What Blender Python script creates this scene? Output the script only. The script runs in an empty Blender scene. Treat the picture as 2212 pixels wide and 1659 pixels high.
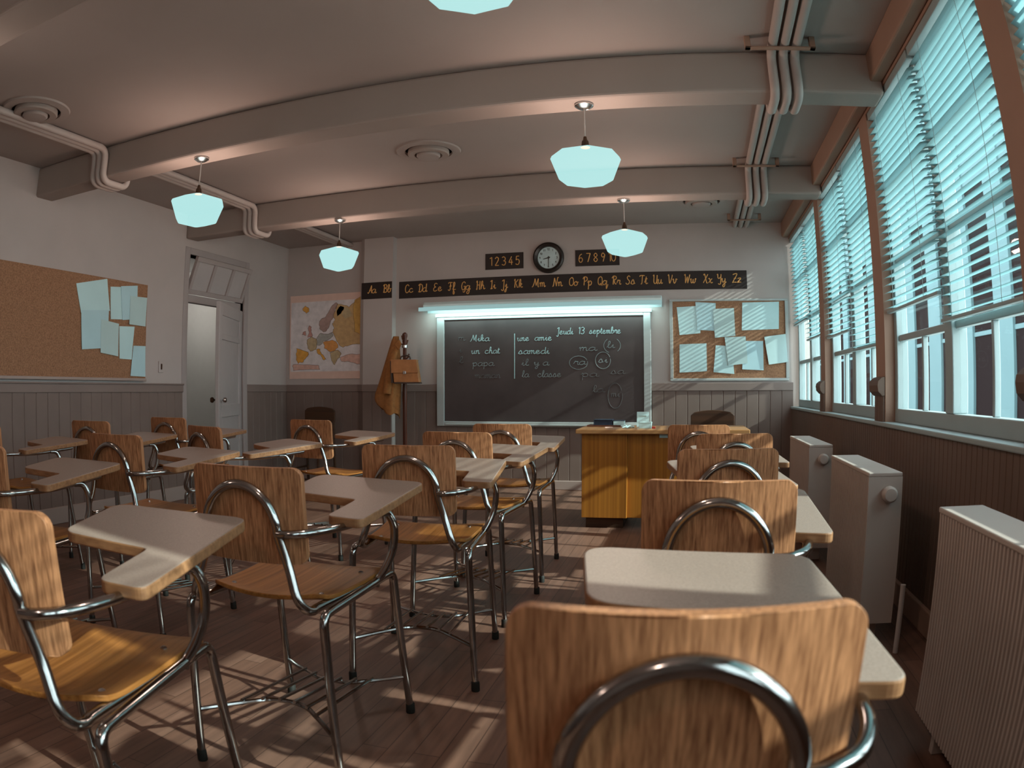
import bpy, bmesh, math, random
from mathutils import Vector, Matrix
from math import sin, cos, pi, radians, hypot
random.seed(7)
S = bpy.context.scene
COL = S.collection

# ---------------------------------------------------------------- camera
cd = bpy.data.cameras.new('camera'); cam = bpy.data.objects.new('camera', cd); COL.objects.link(cam)
S.camera = cam
cd.type = 'PANO'; cd.panorama_type = 'FISHEYE_LENS_POLYNOMIAL'
cd.sensor_fit = 'HORIZONTAL'; cd.sensor_width = 36.0; cd.sensor_height = 27.0
cd.lens = 24.0; cd.fisheye_fov = radians(170)
cd.fisheye_polynomial_k0 = 0.0
cd.fisheye_polynomial_k1 = -0.72019417 / 18.0
cd.fisheye_polynomial_k2 = 0.0
cd.fisheye_polynomial_k3 = -0.00883214 / 18.0 ** 3
cd.fisheye_polynomial_k4 = 0.0
cd.clip_start = 0.02
YAW, PITCH, ROLL = 0.24736501, 0.007941, 0.00286412
cam.rotation_mode = 'QUATERNION'
R = Matrix.Rotation(YAW, 3, 'Z') @ Matrix.Rotation(PITCH, 3, 'X') @ Matrix.Rotation(ROLL, 3, 'Y') @ Matrix.Rotation(pi / 2, 3, 'X')
cam.rotation_quaternion = R.to_quaternion()
cam.location = (0, 0, 1.10)
cd.dof.use_dof = True; cd.dof.focus_distance = 4.2; cd.dof.aperture_fstop = 5.0

# ---------------------------------------------------------------- world, sun, exposure
W = bpy.data.worlds.new('sky'); S.world = W; W.use_nodes = True
bg = W.node_tree.nodes['Background']; bg.inputs[0].default_value = (0.80, 0.95, 1.0, 1); bg.inputs[1].default_value = 3.6
sd = bpy.data.lights.new('sun', 'SUN'); sun = bpy.data.objects.new('sun', sd); COL.objects.link(sun)
sd.energy = 7.0; sd.color = (0.92, 1.0, 0.92); sd.angle = radians(0.9)
sun.rotation_mode = 'QUATERNION'
sun.rotation_quaternion = Vector((-1, 0.14, -0.55)).to_track_quat('-Z', 'Y')
S.view_settings.view_transform = 'Standard'; S.view_settings.look = 'None'
S.view_settings.exposure = 0.42; S.view_settings.gamma = 1.0; S.view_settings.use_curve_mapping = False
try:
    S.cycles.max_bounces = 10; S.cycles.diffuse_bounces = 6; S.cycles.transparent_max_bounces = 24
    S.cycles.sample_clamp_indirect = 6.0; S.cycles.use_denoising = True
except Exception:
    pass
PENDANT_W, FIXTURE_W, CORRIDOR_W = 21.0, 7.5, 13.0
WARM = (1.0, 0.70, 0.57)

# ---------------------------------------------------------------- materials
def lin(c):
    c = c / 255.0
    return c / 12.92 if c <= 0.04045 else ((c + 0.055) / 1.055) ** 2.4
def rgb(r, g, b): return (lin(r), lin(g), lin(b), 1)
def mat(name, col, rough=0.6, metal=0.0, var=0.10, scale=12.0, stretch=(1, 1, 1), bump=0.0, spec=0.4, bscale=None, obj_rand=0.0):
    m = bpy.data.materials.new(name); m.use_nodes = True
    nt = m.node_tree; N = nt.nodes; L = nt.links; b = N['Principled BSDF']
    b.inputs['Roughness'].default_value = rough; b.inputs['Metallic'].default_value = metal
    b.inputs['Specular IOR Level'].default_value = spec
    tc = N.new('ShaderNodeTexCoord'); mp = N.new('ShaderNodeMapping'); mp.inputs['Scale'].default_value = stretch
    L.new(tc.outputs['Object'], mp.inputs[0])
    if obj_rand:
        oi = N.new('ShaderNodeObjectInfo'); mu = N.new('ShaderNodeVectorMath'); mu.operation = 'SCALE'
        mu.inputs[0].default_value = (7, 13, 5); L.new(oi.outputs['Random'], mu.inputs['Scale'])
        ad = N.new('ShaderNodeVectorMath'); L.new(tc.outputs['Object'], ad.inputs[0]); L.new(mu.outputs[0], ad.inputs[1]); L.new(ad.outputs[0], mp.inputs[0])
    nz = N.new('ShaderNodeTexNoise'); nz.inputs['Scale'].default_value = scale; nz.inputs['Detail'].default_value = 5
    L.new(mp.outputs[0], nz.inputs['Vector'])
    rp = N.new('ShaderNodeValToRGB'); e = rp.color_ramp.elements
    e[0].position = 0.3; e[1].position = 0.7
    e[0].color = tuple(c * (1 - var) for c in col[:3]) + (1,)
    e[1].color = tuple(min(1, c * (1 + var)) for c in col[:3]) + (1,)
    L.new(nz.outputs['Fac'], rp.inputs[0]); L.new(rp.outputs[0], b.inputs['Base Color'])
    if bump:
        n2 = N.new('ShaderNodeTexNoise'); n2.inputs['Scale'].default_value = bscale or scale * 6
        L.new(tc.outputs['Object'], n2.inputs['Vector'])
        bp = N.new('ShaderNodeBump'); bp.inputs['Strength'].default_value = bump; bp.inputs['Distance'].default_value = 0.004
        L.new(n2.outputs['Fac'], bp.inputs['Height']); L.new(bp.outputs[0], b.inputs['Normal'])
    return m
def grain(name, dark, light, rough, axis, scale, spec=0.35):
    """wood: streaks running along one axis, in object space, different on every object"""
    st = [90.0, 90.0, 90.0]; st['xyz'.index(axis)] = 0.7
    m = mat(name, light, rough, var=0.0, spec=spec, obj_rand=1)
    nt = m.node_tree; N = nt.nodes; L = nt.links
    mp = [n for n in N if n.type == 'MAPPING'][0]; mp.inputs['Scale'].default_value = [v * scale for v in st]
    nz = [n for n in N if n.type == 'TEX_NOISE'][0]; nz.inputs['Scale'].default_value = 1.0; nz.inputs['Detail'].default_value = 3; nz.inputs['Roughness'].default_value = 0.6
    rp = [n for n in N if n.type == 'VALTORGB'][0]; e = rp.color_ramp.elements
    e[0].position = 0.30; e[1].position = 0.68; e[0].color = dark; e[1].color = light
    return m
def emit(name, col, s):
    m = bpy.data.materials.new(name); m.use_nodes = True; N = m.node_tree.nodes
    N.remove(N['Principled BSDF']); e = N.new('ShaderNodeEmission'); e.inputs[0].default_value = (*col, 1); e.inputs[1].default_value = s
    m.node_tree.links.new(e.outputs[0], N['Material Output'].inputs[0]); return m
M = {}
M['wall'] = mat('painted_plaster', (0.45, 0.39, 0.365), 0.8, var=0.03, scale=3, bump=0.12, bscale=120)
M['ceil'] = mat('ceiling_paint', (0.365, 0.305, 0.28), 0.85, var=0.03, scale=2, bump=0.1, bscale=90)
M['wains'] = mat('wainscot_paint', (0.185, 0.135, 0.115), 0.6, var=0.06, scale=4)
M['rail'] = mat('rail_paint', (0.22, 0.165, 0.145), 0.55, var=0.05, scale=4)
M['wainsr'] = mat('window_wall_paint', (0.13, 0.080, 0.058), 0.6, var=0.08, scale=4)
M['base'] = mat('baseboard_paint', (0.36, 0.285, 0.255), 0.6, var=0.04, scale=4)
M['beam'] = mat('beam_paint', (0.35, 0.285, 0.255), 0.8, var=0.03, scale=3, bump=0.08, bscale=100)
M['pipe'] = mat('pipe_paint', (0.43, 0.365, 0.335), 0.55, var=0.03, scale=6)
M['winframe'] = mat('window_frame_paint', (0.30, 0.365, 0.37), 0.5, var=0.03, scale=6)
M['pier'] = mat('pier_paint', (0.33, 0.20, 0.145), 0.7, var=0.04, scale=4)
M['door'] = mat('door_paint', (0.42, 0.38, 0.37), 0.5, var=0.04, scale=5)
M['doortrim'] = mat('door_casing_paint', (0.36, 0.31, 0.295), 0.5, var=0.04, scale=5)
M['back'] = grain('backrest_ply', (0.175, 0.068, 0.030, 1), (0.55, 0.25, 0.118, 1), 0.45, 'z', 2.3, 0.2)
M['seat'] = grain('seat_ply', (0.21, 0.072, 0.014, 1), (0.42, 0.165, 0.042, 1), 0.42, 'y', 0.9, 0.22)
M['ply'] = grain('ply_edge', (0.20, 0.09, 0.04, 1), (0.36, 0.175, 0.08, 1), 0.5, 'x', 0.8)
M['lam'] = mat('speckled_laminate', (0.285, 0.215, 0.178), 0.45, var=0.16, scale=260, spec=0.45)
M['chrome'] = mat('worn_chrome', (0.40, 0.385, 0.375), 0.13, 1.0, var=0.12, scale=20)
M['rubber'] = mat('black_rubber', (0.012, 0.012, 0.010), 0.7)
M['steel'] = mat('small_steel', (0.6, 0.6, 0.6), 0.25, 1.0)
M['desk'] = grain('desk_veneer', (0.25, 0.088, 0.013, 1), (0.44, 0.175, 0.026, 1), 0.36, 'z', 0.35)
M['desktop'] = grain('desk_top_veneer', (0.30, 0.14, 0.05, 1), (0.46, 0.24, 0.10, 1), 0.35, 'x', 0.35)
M['darkwood'] = grain('dark_wood', (0.028, 0.012, 0.005, 1), (0.075, 0.030, 0.012, 1), 0.5, 'x', 0.3)
M['redwood'] = grain('coat_stand_wood', (0.05, 0.014, 0.007, 1), (0.13, 0.036, 0.016, 1), 0.35, 'z', 0.3)
M['cork'] = mat('cork', (0.30, 0.155, 0.085), 0.9, var=0.30, scale=90, bump=0.3, bscale=200)
M['paper'] = mat('paper', (0.52, 0.74, 0.76), 0.8, var=0.03, scale=5)
M['paper2'] = mat('paper_cool', (0.45, 0.66, 0.71), 0.8, var=0.03, scale=5)
M['paper3'] = mat('paper_grey', (0.47, 0.63, 0.63), 0.8, var=0.03, scale=5)
M['board'] = mat('slate', (0.062, 0.047, 0.046), 0.50, var=0.25, scale=2.2, spec=0.35)
M['boardframe'] = mat('board_frame_paint', (0.40, 0.42, 0.41), 0.5, var=0.03, scale=6)
M['strip'] = mat('black_card', (0.020, 0.012, 0.010), 0.6)
M['gold'] = mat('ochre_lettering', (0.74, 0.38, 0.12), 0.6)
M['clockblack'] = mat('clock_case', (0.018, 0.012, 0.010), 0.35)
M['clockface'] = mat('clock_face', (0.50, 0.62, 0.63), 0.5)
M['chalk'] = mat('chalk_bright', (0.34, 0.46, 0.46), 0.9)
M['chalk2'] = mat('chalk_mid', (0.20, 0.225, 0.225), 0.9)
M['chalk3'] = mat('chalk_faint', (0.10, 0.095, 0.095), 0.9)
M['radiator'] = mat('radiator_enamel', (0.42, 0.35, 0.31), 0.5, var=0.04, scale=4)
M['coat'] = mat('brown_wool', (0.28, 0.115, 0.034), 0.95, var=0.2, scale=30, bump=0.3, bscale=150)
M['leather'] = mat('tan_leather', (0.36, 0.15, 0.052), 0.5, var=0.15, scale=18)
M['darkleather'] = mat('dark_leather_edge', (0.05, 0.03, 0.022), 0.5)
M['bookblue'] = mat('book_cloth_blue', (0.012, 0.022, 0.045), 0.6)
M['tray'] = mat('brown_folder', (0.10, 0.03, 0.012), 0.6)
M['red'] = mat('red_rubber', (0.35, 0.03, 0.02), 0.5)
M['mapband'] = mat('map_margin_paper', (0.72, 0.50, 0.42), 0.8, var=0.04)
M['mapsea'] = mat('map_sea', (0.70, 0.64, 0.64), 0.8, var=0.12, scale=14)
for k, c in dict(ochre=(0.33, 0.21, 0.10), ochre2=(0.36, 0.205, 0.055), mauve=(0.25, 0.165, 0.145), rose=(0.33, 0.17, 0.145), grey=(0.235, 0.225, 0.205), olive=(0.30, 0.225, 0.13), orange=(0.42, 0.185, 0.055), gold=(0.43, 0.21, 0.04), pink=(0.40, 0.245, 0.20)).items():
    M['map_' + k] = mat('map_' + k, tuple(min(.8, 1.6 * v) for v in c), 0.8, var=0.14, scale=22)
M['globe'] = emit('lit_opal_glass', (0.40, 0.70, 0.69), 1.05)
N_ = M['globe'].node_tree; a_ = N_.nodes.new('ShaderNodeBsdfTransparent'); m_ = N_.nodes.new('ShaderNodeMixShader'); m_.inputs[0].default_value = 0.55
N_.links.new(a_.outputs[0], m_.inputs[1]); N_.links.new(N_.nodes['Emission'].outputs[0], m_.inputs[2]); N_.links.new(m_.outputs[0], N_.nodes['Material Output'].inputs[0])
M['tube'] = emit('lit_tube', (0.50, 0.80, 0.80), 1.5)
M['diffuser'] = emit('lit_diffuser', (0.36, 0.56, 0.56), 0.62)
M['fixture'] = mat('fixture_enamel', (0.66, 0.80, 0.80), 0.4, var=0.02)
M['facade'] = mat('white_render', (0.118, 0.182, 0.192), 0.8, var=0.03, scale=0.3)
M['darkglass'] = mat('dark_window', (0.022, 0.014, 0.014), 0.9, spec=0.0)
M['ground'] = mat('pale_paving', (0.52, 0.52, 0.50), 0.9, var=0.1, scale=0.5)
M['corridor'] = mat('corridor_paint', (0.50, 0.49, 0.475), 0.8, var=0.02)

def slat_mat():
    m = bpy.data.materials.new('blind_slat'); m.use_nodes = True; N = m.node_tree.nodes; L = m.node_tree.links
    N.remove(N['Principled BSDF'])
    a = N.new('ShaderNodeBsdfDiffuse'); a.inputs[0].default_value = (0.46, 0.60, 0.61, 1)
    t = N.new('ShaderNodeBsdfTranslucent'); t.inputs[0].default_value = (0.50, 0.66, 0.685, 1)
    mx = N.new('ShaderNodeMixShader'); mx.inputs[0].default_value = 0.75
    L.new(a.outputs[0], mx.inputs[1]); L.new(t.outputs[0], mx.inputs[2]); L.new(mx.outputs[0], N['Material Output'].inputs[0]); return m
M['slat'] = slat_mat()
def glass_mat():
    m = bpy.data.materials.new('window_glass'); m.use_nodes = True; N = m.node_tree.nodes; L = m.node_tree.links
    N.remove(N['Principled BSDF'])
    a = N.new('ShaderNodeBsdfTransparent'); a.inputs[0].default_value = (0.93, 0.97, 0.97, 1)
    t = N.new('ShaderNodeBsdfGlossy'); t.inputs['Roughness'].default_value = 0.02
    mx = N.new('ShaderNodeMixShader'); mx.inputs[0].default_value = 0.05
    L.new(a.outputs[0], mx.inputs[1]); L.new(t.outputs[0], mx.inputs[2]); L.new(mx.outputs[0], N['Material Output'].inputs[0]); return m
M['glass'] = glass_mat()
def floor_mat():
    m = bpy.data.materials.new('floor_boards'); m.use_nodes = True; N = m.node_tree.nodes; L = m.node_tree.links
    b = N['Principled BSDF']; b.inputs['Roughness'].default_value = 0.45; b.inputs['Specular IOR Level'].default_value = 0.3
    tc = N.new('ShaderNodeTexCoord'); mp = N.new('ShaderNodeMapping'); mp.inputs['Rotation'].default_value = (0, 0, pi / 2)
    L.new(tc.outputs['Object'], mp.inputs[0])
    br = N.new('ShaderNodeTexBrick'); br.inputs['Scale'].default_value = 1.0
    br.inputs['Brick Width'].default_value = 0.9; br.inputs['Row Height'].default_value = 0.085
    br.inputs['Mortar Size'].default_value = 0.0022; br.inputs['Mortar Smooth'].default_value = 0.3; br.inputs['Bias'].default_value = 0
    br.inputs['Color1'].default_value = (0.195, 0.108, 0.078, 1); br.inputs['Color2'].default_value = (0.140, 0.072, 0.050, 1)
    br.inputs['Mortar'].default_value = (0.075, 0.040, 0.028, 1)
    L.new(mp.outputs[0], br.inputs['Vector'])
    nz = N.new('ShaderNodeTexNoise'); nz.inputs['Scale'].default_value = 1; nz.inputs['Detail'].default_value = 5
    m2 = N.new('ShaderNodeMapping'); m2.inputs['Scale'].default_value = (40, 3, 1); L.new(tc.outputs['Object'], m2.inputs[0]); L.new(m2.outputs[0], nz.inputs['Vector'])
    mx = N.new('ShaderNodeMix'); mx.data_type = 'RGBA'; mx.blend_type = 'MULTIPLY'; mx.inputs[0].default_value = 0.55
    rp = N.new('ShaderNodeValToRGB'); rp.color_ramp.elements[0].position = 0.3; rp.color_ramp.elements[1].position = 0.7
    rp.color_ramp.elements[0].color = (0.55, 0.52, 0.5, 1); rp.color_ramp.elements[1].color = (1.25, 1.2, 1.15, 1)
    L.new(nz.outputs['Fac'], rp.inputs[0]); L.new(br.outputs['Color'], mx.inputs[6]); L.new(rp.outputs[0], mx.inputs[7])
    L.new(mx.outputs[2], b.inputs['Base Color']); return m
M['floor'] = floor_mat()

# ---------------------------------------------------------------- mesh helpers
class MB:
    def __init__(s): s.v = []; s.f = []; s.mi = []
    def add(s, v, f, mi=0):
        o = len(s.v); s.v += [tuple(p) for p in v]; s.f += [tuple(i + o for i in q) for q in f]; s.mi += [mi] * len(f); return s
    def box(s, x0, x1, y0, y1, z0, z1, mi=0):
        v = [(x, y, z) for z in (z0, z1) for y in (y0, y1) for x in (x0, x1)]
        return s.add(v, [(0, 2, 3, 1), (4, 5, 7, 6), (0, 1, 5, 4), (2, 6, 7, 3), (0, 4, 6, 2), (1, 3, 7, 5)], mi)
    def prism(s, poly, z0, z1, ax='z', mi=0, side_mi=None):
        """poly in 2-D extruded along an axis: 'z' (x,y), 'y' (x,z), 'x' (y,z)"""
        def P(a, b, c): return {'z': (a, b, c), 'y': (a, c, b), 'x': (c, a, b)}[ax]
        n = len(poly); v = [P(a, b, z0) for a, b in poly] + [P(a, b, z1) for a, b in poly]
        area = sum(poly[i][0] * poly[(i + 1) % n][1] - poly[(i + 1) % n][0] * poly[i][1] for i in range(n))
        fl = (area < 0) ^ (ax == 'y')
        caps = [tuple(range(n))[::-1], tuple(range(n, 2 * n))]; sides = [(i, (i + 1) % n, n + (i + 1) % n, n + i) for i in range(n)]
        if fl: caps = [c[::-1] for c in caps]; sides = [c[::-1] for c in sides]
        s.add(v, caps, mi); o = len(s.v) - 2 * n
        s.f += [tuple(i + o for i in q) for q in sides]; s.mi += [mi if side_mi is None else side_mi] * n; return s
    def tube(s, pts, r, n=10, closed=False, cap=True, mi=0):
        P = [Vector(p) for p in pts]; m = len(P); rings = []
        up = None; rr = r if isinstance(r, (list, tuple)) else [r] * m
        for i in range(m):
            a = P[(i - 1) % m] if (closed or i > 0) else P[i]; b = P[(i + 1) % m] if (closed or i < m - 1) else P[i]
            t = (b - a).normalized()
            if up is None:
                up = Vector((0, 0, 1)) if abs(t.z) < 0.9 else Vector((0, 1, 0))
            x = t.cross(up)
            if x.length < 1e-6: x = t.orthogonal()
            x.normalize(); up = x.cross(t).normalized()
            rings.append([P[i] + x * (rr[i] * cos(2 * pi * k / n)) + up * (rr[i] * sin(2 * pi * k / n)) for k in range(n)])
        v = [p for q in rings for p in q]; f = []
        for i in range(m if closed else m - 1):
            j = (i + 1) % m
            f += [(i * n + k, j * n + k, j * n + (k + 1) % n, i * n + (k + 1) % n) for k in range(n)]
        if cap and not closed: f += [tuple(range(n)), tuple(range((m - 1) * n, m * n))[::-1]]
        return s.add(v, f, mi)
    def lathe(s, prof, n=32, cx=0, cy=0, ang0=0.0, mi=0):
        v = []; f = []; m = len(prof)
        for r, z in prof: v += [(cx + r * cos(ang0 + 2 * pi * k / n), cy + r * sin(ang0 + 2 * pi * k / n), z) for k in range(n)]
        for i in range(m - 1): f += [(i * n + k, i * n + (k + 1) % n, (i + 1) * n + (k + 1) % n, (i + 1) * n + k) for k in range(n)]
        f += [tuple(range(n))[::-1], tuple(range((m - 1) * n, m * n))]
        return s.add(v, f, mi)
    def mesh(s, name, mats, smooth=False):
        me = bpy.data.meshes.new(name); me.from_pydata(s.v, [], s.f)
        for m in (mats if isinstance(mats, list) else [mats]): me.materials.append(m)
        if isinstance(mats, list): me.polygons.foreach_set('material_index', s.mi)
        if smooth:
            for p in me.polygons: p.use_smooth = True
        me.update()
        bm = bmesh.new(); bm.from_mesh(me); bmesh.ops.recalc_face_normals(bm, faces=bm.faces); bm.to_mesh(me); bm.free()
        return me
    def obj(s, name, mats, parent=None, smooth=False, bevel=0.0, seg=2, loc=None, auto=None):
        o = bpy.data.objects.new(name, s.mesh(name, mats, smooth)); COL.objects.link(o)
        if parent is not None: o.parent = parent
        if loc: o.location = loc
        if bevel:
            b = o.modifiers.new('bevel', 'BEVEL'); b.width = bevel; b.segments = seg; b.limit_method = 'ANGLE'; b.angle_limit = radians(50)
        if smooth:
            try: o.data.set_sharp_from_angle(angle=radians(auto or 40))
            except Exception: pass
        return o
def thing(name, label, cat, loc=(0, 0, 0), rz=0.0, group=None):
    o = bpy.data.objects.new(name, None); COL.objects.link(o); o.empty_display_size = 0.1
    o.location = loc; o.rotation_euler = (0, 0, rz); return tag(o, label, cat, group)
def tag(o, label, cat, group=None):
    o['label'] = label; o['category'] = cat
    if group: o['group'] = group
    return o
def struct(o, label=None, cat=None):
    o['kind'] = 'structure'
    if label: o['label'] = label
    if cat: o['category'] = cat
    return o
def smooth_path(P, n=6, closed=False):
    P = [Vector(p) for p in P]; out = []; m = len(P)
    if m < 3: return P
    for i in range(m if closed else m - 1):
        g = lambda k: P[k % m] if closed else P[max(0, min(m - 1, k))]
        p0, p1, p2, p3 = g(i - 1), g(i), g(i + 1), g(i + 2)
        for k in range(n):
            t = k / n
            out.append(0.5 * ((2 * p1) + (p2 - p0) * t + (2 * p0 - 5 * p1 + 4 * p2 - p3) * t * t + (3 * p1 - p0 - 3 * p2 + p3) * t ** 3))
    if not closed: out.append(P[-1])
    return out
def fillet(P, r, n=5):
    """polyline with its corners rounded by radius r"""
    P = [Vector(p) for p in P]; out = [P[0]]
    for i in range(1, len(P) - 1):
        a, b, c = P[i - 1], P[i], P[i + 1]; d1 = (a - b); d2 = (c - b)
        k = min(r, d1.length * 0.49, d2.length * 0.49); p = b + d1.normalized() * k; q = b + d2.normalized() * k
        for j in range(n + 1):
            t = j / n; out.append(p * (1 - t) ** 2 + b * (2 * t * (1 - t)) + q * t * t)
    out.append(P[-1]); return out
def round_poly(P, rs, n=6):
    out = []; m = len(P)
    for i in range(m):
        a, b, c = Vector(P[i - 1]), Vector(P[i]), Vector(P[(i + 1) % m]); r = rs[i]
        d1 = a - b; d2 = c - b; k = min(r, d1.length * 0.48, d2.length * 0.48)
        p = b + d1.normalized() * k; q = b + d2.normalized() * k
        for j in range(n + 1):
            t = j / n; w = p * (1 - t) ** 2 + b * (2 * t * (1 - t)) + q * t * t; out.append((w.x, w.y))
    return out

# ---------------------------------------------------------------- room shell
YF, XR, XL, H = 7.65, 1.152, -4.86, 2.90
YB = -3.2
BB = 2.653                                                      # underside of the beams
BEAMS = [-0.59, 1.47, 3.53, 5.59]; BW = 0.20
SILL, WTOP, WZ = 0.915, 2.715, 1.165
PIERS = [(-2.15, -1.95), (-0.46, -0.26), (1.98, 2.185), (3.985, 4.19), (5.82, 6.01)]
BAYS = [(-1.95, -0.46), (-0.26, 1.98), (2.185, 3.985), (4.19, 5.82), (6.01, YF)]  # first bay is unseen, added behind the camera to let in daylight
struct(MB().box(XL - 2.6, XR + 0.3, YB - .1, YF + .1, -0.1, 0).obj('floor', M['floor']), 'worn brown wooden board floor', 'floor')
struct(MB().box(XL - 0.1, XR + 0.3, YB - .1, YF + .1, H, H + 0.1).obj('ceiling', M['ceil']), 'mauve brown painted plaster ceiling', 'ceiling')
struct(MB().box(XL - 0.1, XR + 0.3, YF, YF + 0.12, 0, H).obj('wall_front', M['wall']), 'front wall behind the chalkboard', 'wall')
struct(MB().box(XL - 0.1, XR + 0.3, YB - 0.12, YB, 0, H).obj('wall_back', M['wall']), 'back wall behind the camera', 'wall')
DY0, DY1, DZ = 5.66, 6.68, 2.50                                 # door opening
b = MB().box(XL - 0.12, XL, YB, DY0, 0, H).box(XL - 0.12, XL, DY1, YF, 0, H).box(XL - 0.12, XL, DY0, DY1, DZ, H)
b.box(XL, XL + 0.02, YB, 5.578, 0, H)
struct(b.obj('wall_left', M['wall']), 'left wall with the cork board and the door', 'wall')
b = MB().box(XR, XR + 0.10, YB, YF, 0, SILL - 0.03).box(XR, XR + 0.10, YB, YF, WTOP, H).box(XR, XR + 0.10, YB, PIERS[0][1], SILL - 0.03, WTOP)
for a, c in PIERS[1:]: b.box(XR, XR + 0.10, a, c, SILL - 0.03, WTOP)
struct(b.obj('wall_right', M['pier']), 'window wall with piers on the right', 'wall')
# header box and beams
struct(MB().box(XR - 0.075, XR, YB, YF, WTOP + 0.015, H).obj('trim_1', M['pier'], bevel=0.012), 'long header boxed above the windows', 'trim')
for i, y in enumerate(BEAMS):
    o = MB().box(XL - 0.0, XR, y, y + BW, BB, H).obj('trim_%d' % (2 + i), M['beam'], bevel=0.02, seg=3)
    struct(o, ['ceiling beam behind the camera', 'ceiling beam just in front of the camera', 'ceiling beam crossing the middle of the room', 'ceiling beam nearest the chalkboard wall'][i], 'beam')
# pilaster left of the coat stand
struct(MB().prism([(-3.775, YF), (-3.775, YF - 0.06), (-3.712, YF - 0.11), (-3.336, YF - 0.11), (-3.336, YF)], 0, H).obj('trim_6', M['wall']), 'shallow pilaster carrying the first letters of the alphabet', 'pilaster')
# wainscot: boards with V grooves, real relief
def wains_y(bm, x, y0, y1, z0, z1, sgn, pitch=0.13, g=0.006, d=0.006, t=0.018):
    """panel on a wall x = const, facing sgn"""
    n = max(1, round((y1 - y0) / pitch)); p = (y1 - y0) / n; pts = [(x, y0)]
    for i in range(n):
        a = y0 + i * p
        pts += [(x + sgn * (t - d), a), (x + sgn * t, a + g), (x + sgn * t, a + p - g), (x + sgn * (t - d), a + p)]
    pts.append((x, y1)); bm.prism(pts, z0, z1)
def wains_x(bm, y, x0, x1, z0, z1, pitch=0.13, g=0.006, d=0.006, t=0.018):
    n = max(1, round((x1 - x0) / pitch)); p = (x1 - x0) / n; pts = [(x0, y)]
    for i in range(n):
        a = x0 + i * p
        pts += [(a, y - (t - d)), (a + g, y - t), (a + p - g, y - t), (a + p, y - (t - d))]
    pts.append((x1, y)); bm.prism(pts, z0, z1)
b = MB(); wains_y(b, XL + 0.02, YB, 5.578, 0.0, WZ - 0.08, 1); wains_y(b, XL, 6.76, YF, 0.0, WZ - 0.08, 1)
struct(b.obj('trim_7', M['wains']), 'grey brown boarded wainscot on the left wall', 'wainscot')
b = MB().box(XL, XL + 0.05, YB, 5.578, WZ - 0.085, WZ).box(XL + 0.02, XL + 0.062, YB, 5.578, WZ - 0.014, WZ).box(XL, XL + 0.03, 6.76, YF, WZ - 0.085, WZ)
struct(b.obj('trim_8', M['rail'], bevel=0.005), 'moulded rail on top of the left wainscot', 'trim')
b = MB(); wains_x(b, YF, XL + 0.018, -3.775, 0, WZ - 0.08); wains_x(b, YF - 0.11, -3.712, -3.336, 0, WZ - 0.08); wains_x(b, YF, -3.336, XR, 0, WZ - 0.08)
b.prism([(-3.712, YF - 0.11), (-3.712, YF - 0.126), (-3.79, YF - 0.066), (-3.79, YF)], 0, WZ - .08)
struct(b.obj('trim_9', M['wains']), 'grey brown boarded wainscot on the front wall', 'wainscot')
b = MB().box(XL + .02, -3.775, YF - 0.03, YF, WZ - .085, WZ).box(-3.712, -3.336, YF - 0.14, YF - .11, WZ - .085, WZ).box(-3.336, XR, YF - 0.03, YF, WZ - .085, WZ)
b.prism([(-3.712, YF - 0.11), (-3.712, YF - 0.14), (-3.80, YF - 0.07), (-3.80, YF)], WZ - .085, WZ)
struct(b.obj('trim_10', M['rail'], bevel=0.005), 'flat rail on top of the front wainscot', 'trim')
b = MB(); wains_y(b, XR, YB, YF, 0.0, SILL - 0.03, -1, pitch=0.055, g=0.004, d=0.005, t=0.014)
for a, c in PIERS[1:]: wains_y(b, XR, a + .01, c - .01, SILL - 0.03, WZ - 0.02, -1, pitch=0.055, g=0.004, d=0.005, t=0.014)
struct(b.obj('trim_11', M['wainsr']), 'dark boarded panelling below the windows', 'wainscot')
b = MB()
for a, c in PIERS[1:]:
    b.prism([(XR, WZ - .11), (XR - .02, WZ - .11), (XR - .045, WZ - .085), (XR - .05, WZ - .05), (XR - .045, WZ - .025), (XR - .02, WZ - .005), (XR, WZ)], a + .005, c - .005, 'y')
struct(b.obj('trim_12', M['wainsr'], bevel=0.004), 'rounded rail ends across the window piers', 'trim')
struct(MB().box(XR - 0.03, XR + 0.2, PIERS[0][1], YF, SILL - 0.03, SILL - 0.005).obj('trim_13', M['winframe'], bevel=0.006), 'white window ledge along the window wall', 'ledge')
struct(MB().box(XL + 0.018, XL + 0.055, YB, 5.578, 0, 0.14).box(XL + 0.018, XL + 0.036, 6.76, YF, 0, 0.14).obj('baseboard_left', M['base'], bevel=0.006), 'pale tall baseboard on the left wall', 'baseboard')
struct(MB().box(XL + .036, -3.79, YF - 0.036, YF - .0, 0, 0.10).box(-3.72, -3.336, YF - .146, YF - .11, 0, .10).box(-3.336, XR, YF - 0.036, YF - 0.0, 0, 0.10).obj('baseboard_front', M['base'], bevel=0.006), 'pale baseboard on the front wall', 'baseboard')
struct(MB().box(XR - 0.035, XR - 0.0, YB, YF - .04, 0, 0.12).obj('baseboard_right', M['pier'], bevel=0.006), 'brown baseboard below the windows', 'baseboard')
# corridor seen through the door
struct(MB().box(-7.3, -7.2, 3.5, 9.5, 0, 2.9).obj('trim_14', M['corridor']), 'pale corridor wall beyond the door', 'wall')
struct(MB().box(-7.3, XL - 0.12, 3.5, 9.5, 2.9, 3.0).box(-7.3, XL - .1, 9.4, 9.5, 0, 2.9).box(-7.3, XL - .1, 3.5, 3.6, 0, 2.9).box(-7.3, XL - .1, YF, 9.5, -0.1, 0).box(XL - .12, XL - .02, YF, 9.5, 0, 2.9).obj('trim_15', M['corridor']), 'corridor ceiling and end walls beyond the door', 'ceiling')

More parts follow.
